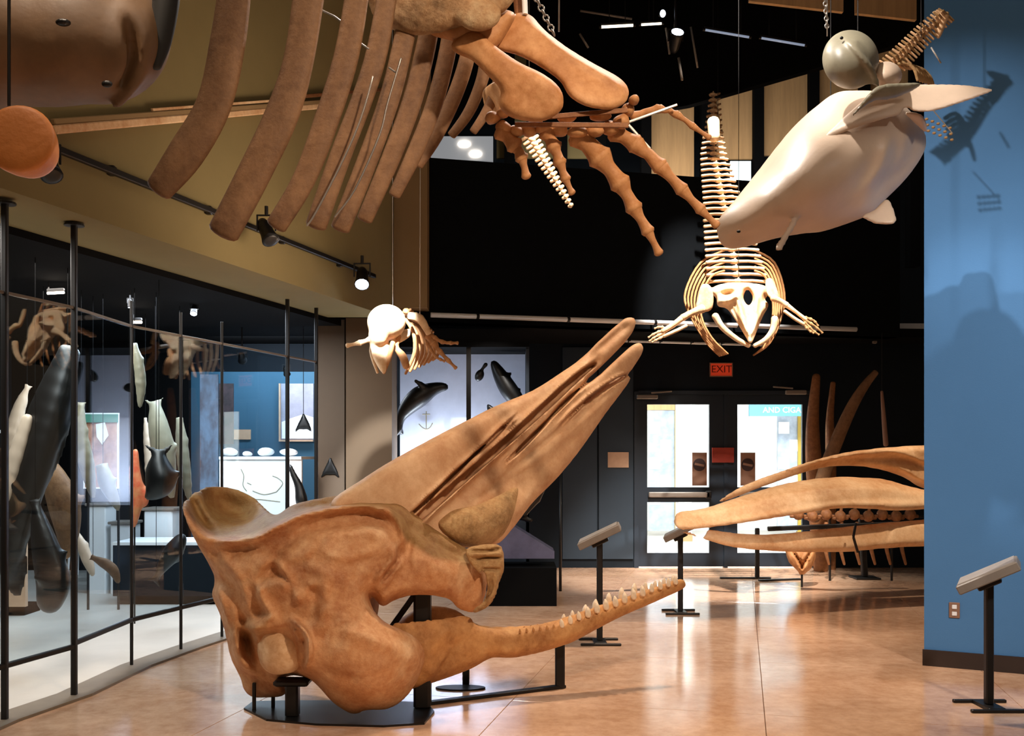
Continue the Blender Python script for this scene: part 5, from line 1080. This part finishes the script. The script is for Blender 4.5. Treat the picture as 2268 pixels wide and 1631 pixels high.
for (u, a, c_, lab) in ((510, .09, .05, 'leftmost pale specimen lying on the white counter'), (548, .06, .03, 'smallest pale specimen, second from the left on the counter'), (588, .10, .05, 'wide pale specimen near the middle of the white counter'), (640, .11, .045, 'pale specimen at the right end of the white counter')):
    o = obj('shell_specimen', lump((P(u, 0, 10.95).x, 10.95, ctz+c_*1.02), a, .12, c_, u), 'white', smooth=True); tag(o, lab, 'specimen', 'pale specimens on the counter')
spot((-2.9, 9.2, 2.7), (-2.75, 10.7, .9), 140, WHITE, 50, .8, .05)
ph = thing('framed_picture', 'framed picture with white water and a dark tail fin', 'picture', tuple(P(655, 975, 12.96)))
a, b_ = P(622, 975, 12.96), P(694, 850, 12.96)
obj('canvas', box(a.x, b_.x, 12.96, 13.0, a.z, b_.z), mat('sea_picture', (150, 150, 165), .6, noise=.3, scale=6), ph)
obj('foam', plate([(624, 935), (650, 925), (672, 918), (694, 925), (694, 972), (624, 972)], 12.95, .008), 'white', ph)
for (x0, x1, z0, z1) in ((a.x-.02, b_.x, a.z-.02, a.z), (a.x-.02, a.x, a.z, b_.z)): obj('frame', box(x0, x1, 12.93, 13.0, z0, z1), 'note', ph)
def fluke(name, lab, u, v, s, Y, mt='blackp', cat='tail model', top=None):
    o = thing(name, lab, cat, tuple(P(u, v+s, Y))); f = Field(u-s, u+s, v-s*1.2, v+s*1.2, -12, 12, 3)
    f.relief([(u, v-s), (u+s*.3, v-s*.5), (u+s*.55, v), (u+s*.75, v+s*.7), (u+s*.3, v+s*.45), (u, v+s*.5), (u-s*.3, v+s*.45), (u-s*.75, v+s*.7), (u-s*.5, v), (u-s*.25, v-s*.5)], 0, 4, 8)
    obj('tail_fin', f.mesh(const(Y), Y/F), mt, o, smooth=True)
    if top: p_ = P(u, v-s*.9, Y); obj('hanger', cyl(p_, (p_.x, Y, top), .004), 'black', o)
fluke('tail_fin_model', 'black whale tail hanging before the framed sea picture', 672, 940, 26, 11.5, top=3.0)
fluke('tail_fin_model', 'dim dark whale tail print on the beige pier', 731, 1040, 28, 10.93)
o = thing('black_dolphin_model', 'slim black dolphin model curving down at the end of the white counter', 'dolphin model', tuple(P(660, 1115, 10.1)))
f = Field(628, 694, 1018, 1130, -20, 20, 4); f.chain([(642, 1032, 0, 4), (650, 1052, 0, 6), (662, 1078, 0, 9), (668, 1110, 0, 14)], 4, n=3); obj('body', f.mesh(const(10.1), 10.1/F), 'blackp', o, smooth=True); p_ = P(668, 1116, 10.1); obj('stand_rod', cyl((p_.x, p_.y, 0), p_, .012), 'black', o)
board('wall_label', 519, 556, 952, 974, 13.0, 'note', 'small tan label on the lit blue wall', 'label')
board('tall_photo_panel', 486, 518, 850, 984, 13.0, mat('dim_photo', (80, 60, 64), .6, col2=(20, 26, 24), scale=5), 'dim tall photograph at the left end of the lit blue wall', 'photograph')
t = board('narrow_light_panel', 444, 484, 830, 1301, 11.3, mat('foil_panel', (130, 150, 175), .35, col2=(90, 70, 66), scale=4, stretch=(1, 1, .5)), 'tall silvery blue panel beside the lit blue wall', 'panel')
track_light(P(536, 792, 11.6), P(545, 860, 12.4), .08, 'glowing white spotlight in front of the lit blue wall', True, top=3.02)
track_light(P(634, 822, 11.2), P(648, 880, 11.6), .06, 'small black spotlight above the framed sea picture', top=3.0)
track_light(P(288, 672, 8.4), P(300, 760, 8.4), .035, 'tiny lamp high inside the glass case', True, top=2.9)
track_light(P(430, 686, 9.2), P(420, 760, 9.0), .05, 'small silver lamp at the top right inside the glass case', True, top=2.9)
def tubem(a, b_, r, lab, m='lamp'):
    t = thing('strip_lamp', lab, 'strip lamp', tuple(a)); obj('drop_rod', cyl(Vector(a)+Vector((.01, 0, r*3)), (a[0]+.01, a[1], 2.9), .004), 'black', t); obj('tube', cyl(a, b_, r), m, t, smooth=True); obj('housing', bar(Vector(a)+Vector((0, 0, r*2.4)), Vector(b_)+Vector((0, 0, r*2.4)), r*3, r*2), 'black', t)
tubem(P(105, 650, 8.0), P(142, 648, 8.0), .01, 'short warm strip lamp in the dark at upper left of the case')
tubem(P(293, 714, 9.5), P(314, 714, 9.5), .012, 'bright short strip lamp inside the glass case')
# hanging animal models
def model(name, lab, cat, chain, fins, box_, Y, mt, res=4, belly=None, sw=1):
    o = thing(name, lab, cat, tuple(P((box_[0]+box_[1])/2, box_[3], Y)))
    u0, u1, v0, v1 = box_; mr_ = max(c[3] for c in chain); m_ = int(mr_*1.2)+8
    f = Field(u0-m_, u1+m_, v0-m_, v1+m_, -80, 80, res)
    f.chain(chain, 4, n=3)
    tu, tv = chain[0][0], chain[0][1]; dx, dy = chain[1][0]-tu, chain[1][1]-tv; L = math.hypot(dx, dy); dx, dy = dx/L, dy/L; s = mr_*1.1+4
    loc = lambda a_, c_: (tu+dx*a_*s-dy*c_*s, tv+dy*a_*s+dx*c_*s)
    f.relief([loc(.3, 0), loc(-.1, .5), loc(-.75, 1.0), loc(-.55, .3), loc(-.4, 0), loc(-.55, -.3), loc(-.75, -1.0), loc(-.1, -.5)], -4, 4, 6, k=4)
    q = chain[int(len(chain)*.6)]; qu, qv, r = q[0], q[1], q[3]
    f.capsule((qu-r*.4, qv, -r*.7), (qu-r*1.5, qv+dy*-r*.3-r*.2, -r*.9), r*.28+2, 2.5, 4)
    q = chain[int(len(chain)*.42)]; qu, qv, r = q[0], q[1], q[3]
    f.capsule((qu+r*.5, qv, -r*.2), (qu+r*1.5, qv-r*.8, -r*.2), r*.4+2, 2.5, 4)
    for fn in fins: f.relief(fn, 0, 4, 8, k=4)
    f.blur(1); obj('body', f.mesh(const(Y), Y/F), mt, o, smooth=True)
    if belly:
        f = Field(u0, u1, v0, v1, -80, 70, res); f.chain(belly, 4, n=3); obj('belly', f.mesh(const(Y), Y/F), 'beluga', o, smooth=True)
    p_ = P(chain[0][0], chain[0][1], Y); obj('hanger', cyl(p_, (p_.x, Y, 2.9), .0025), 'matte', o)
    return o
model('orca_model', 'huge black orca model hanging nose-down at the left end of the case', 'orca model', [(150, 790, 0, 26), (120, 880, 0, 42), (86, 980, 0, 48), (56, 1080, 0, 44), (34, 1180, 0, 34), (16, 1270, 0, 18)],
      [[(60, 960), (130, 900), (180, 830), (150, 1000), (90, 1090)], [(30, 1170), (70, 1240), (50, 1330), (6, 1300)]], (-50, 214, 740, 1350), 7.4, 'blackp', 7, belly=[(60, 930, -34, 14), (36, 1010, -32, 18), (14, 1100, -24, 14)])
model('orca_model', 'black triangular orca model with raised flukes inside the case', 'orca model', [(78, 1118, 0, 8), (92, 1180, 0, 24), (108, 1240, 0, 34), (118, 1290, 0, 38), (110, 1330, 0, 30)], [[(72, 1110), (94, 1120), (130, 1200), (152, 1300), (90, 1310), (66, 1220)]], (40, 176, 1096, 1372), 7.0, 'blackp', 6)
model('seal_model', 'brown seal model with pale belly near the second case post', 'seal model', [(96, 1010, 0, 12), (120, 1060, 0, 28), (142, 1120, 0, 36), (150, 1180, 0, 26), (146, 1230, 0, 12)], [], (70, 200, 980, 1256), 8.2, 'rib', 6)
model('dolphin_model', 'slim pale upright dolphin model high in the case', 'dolphin model', [(298, 768, 0, 6), (306, 800, 0, 11), (312, 850, 0, 12), (310, 900, 0, 6)], [[(290, 760), (306, 762), (300, 780)]], (280, 334, 746, 922), 8.3, 'grey', 4)
model('dolphin_model', 'wide lilac-grey dolphin model hanging behind the third case post', 'dolphin model', [(344, 900, 0, 12), (350, 940, 0, 22), (362, 1000, 0, 26), (372, 1060, 0, 18), (380, 1100, 0, 8)], [[(330, 960), (344, 940), (340, 1010)]], (310, 410, 876, 1124), 9.0, 'grey', 5)
model('dolphin_model', 'plump black dolphin model hanging at mid height in the case', 'dolphin model', [(352, 1010, 0, 12), (352, 1040, 0, 28), (356, 1066, 0, 34), (340, 1092, 0, 16), (324, 1102, 0, 6)], [[(356, 1000), (366, 1004), (372, 1024), (350, 1020)]], (304, 408, 990, 1124), 7.9, 'blackp', 5)
model('porpoise_model', 'grey porpoise model slanting down below the pink figure', 'porpoise model', [(228, 1040, 0, 14), (236, 1070, 0, 18), (252, 1105, 0, 12), (262, 1130, 0, 5)], [[(240, 1080), (256, 1090), (268, 1120), (252, 1118)]], (200, 290, 1020, 1150), 8.6, 'grey', 4)
model('dolphin_model', 'long dark grey dolphin model left of the lit poster', 'dolphin model', [(180, 900, 0, 8), (178, 960, 0, 16), (192, 1030, 0, 18), (206, 1100, 0, 8)], [[(166, 960), (178, 940), (176, 1000)]], (150, 230, 876, 1126), 8.4, 'grey', 5)
model('dolphin_model', 'narrow pale dolphin model right of the lit poster', 'dolphin model', [(398, 930, 0, 8), (402, 980, 0, 14), (410, 1050, 0, 14), (420, 1110, 0, 6)], [], (374, 442, 906, 1134), 9.3, 'grey', 5)
model('porpoise_model', 'dark porpoise model with nose low by the fourth case post', 'porpoise model', [(346, 1282, 0, 5), (360, 1256, 0, 12), (380, 1226, 0, 20), (400, 1196, 0, 14)], [[(376, 1216), (408, 1180), (412, 1214), (396, 1250)]], (330, 426, 1166, 1300), 8.5, 'blackp', 4)
model('dolphin_model', 'pale lilac dolphin model high at the far left of the case', 'dolphin model', [(60, 860, 0, 6), (44, 900, 0, 14), (30, 960, 0, 18), (18, 1030, 0, 8)], [], (0, 90, 846, 1050), 8.6, 'beluga', 5)
model('dolphin_model', 'tall thin whitish dolphin model between third and fourth case posts', 'dolphin model', [(322, 930, 0, 5), (326, 980, 0, 9), (330, 1040, 0, 9), (326, 1090, 0, 4)], [], (306, 350, 920, 1100), 9.8, 'beluga', 4)
model('porpoise_model', 'small white porpoise model low behind the second case post', 'porpoise model', [(170, 1180, 0, 5), (182, 1210, 0, 12), (196, 1246, 0, 12), (206, 1276, 0, 5)], [], (160, 220, 1170, 1290), 9.2, 'beluga', 4)
model('seal_model', 'small brown seal model slanting under the lit poster', 'seal model', [(206, 1236, 0, 5), (226, 1246, 0, 10), (250, 1262, 0, 12), (262, 1290, 0, 6)], [], (196, 280, 1226, 1300), 8.7, 'rib', 4)
rs = thing('red_fish_model', 'bright red-orange upright fish model in the case', 'fish model', tuple(P(302, 1170, 8.8)))
f = Field(276, 334, 984, 1180, -30, 30, 4); f.chain([(300, 1000, 0, 7), (298, 1040, 0, 12), (302, 1090, 0, 15), (300, 1140, 0, 10), (296, 1170, 0, 4)], 3, n=3); f.ell((320, 1100, 0), (12, 26, 8), 5); f.blur(1)
obj('body', f.mesh(const(8.8), 8.8/F), mat('red_orange_paint', (215, 70, 40), .5, col2=(226, 150, 96), scale=9), rs, smooth=True)
obj('stand_rod', cyl(P(298, 1165, 8.8), (P(298, 0, 8.8).x, 8.8, 0), .008), 'black', rs)
t = board('lit_poster', 190, 262, 918, 1080, 9.6, mat('poster_orange', (214, 160, 130), .6, col2=(120, 60, 44), scale=4), 'large orange and teal poster behind the case models', 'poster', 'white')
a, b_ = P(190, 936, 9.57), P(262, 918, 9.57); [obj('easel_leg', cyl((x_, 9.6, 0), (x_, 9.6, b_.z), .012), 'black', t) for x_ in (a.x+.01, b_.x-.01)]; obj('banner', box(a.x, b_.x, 9.56, 9.58, a.z, b_.z), mat('teal_banner', (70, 130, 110), .6), t)
obj('white_shape', plate([(212, 940), (232, 936), (240, 965), (226, 985), (214, 968)], 9.56, .006), 'white', t)
for i, (u, v, lab) in enumerate(((186, 1190, 'left'), (250, 1196, 'middle'), (306, 1204, 'right'), )):
    t = thing('white_chair', 'small white stool, the %s one at the back of the case' % lab, 'stool', tuple(FL(u, v+90)), 'white stools behind the glass'); b0 = FL(u, v+90)
    obj('seat', obox(b0+Vector((0, 0, .42)), .34, .34, .03, bev=.006), 'white', t)
    for sx in (-1, 1):
        for sy in (-1, 1): obj('leg', bar(b0+Vector((sx*.14, sy*.14, 0)), b0+Vector((sx*.12, sy*.12, .41)), .022), 'white', t)
tabletop('display_counter', 'low dark-fronted counter with a pale lit top along the back of the case', 250, 480, 1208, 1290, 9.9, 'navy', .6)
for (u0, u1, v0, lab) in ((206, 246, 1120, 'left and tallest'), (256, 300, 1160, 'middle'), (330, 392, 1130, 'right and widest')):
    Y = 10.85; t = thing('white_plinth', 'bright white plinth at the back of the case, %s of three' % lab, 'plinth', (P((u0+u1)/2, 0, Y).x, Y, 0))
    z1 = P(0, v0, Y).z; obj('block', obox((P((u0+u1)/2, 0, Y).x, Y, z1/2), (u1-u0)/F*Y, .3, z1, bev=.01), 'white', t); obj('cap', obox((P((u0+u1)/2, 0, Y).x, Y, z1+.015), (u1-u0)/F*Y+.04, .34, .03, bev=.005), 'panel', t)
tabletop('display_counter', 'pale shelf unit at the far left behind the orca model', 2, 56, 960, 1300, 9.2, 'note', .4)
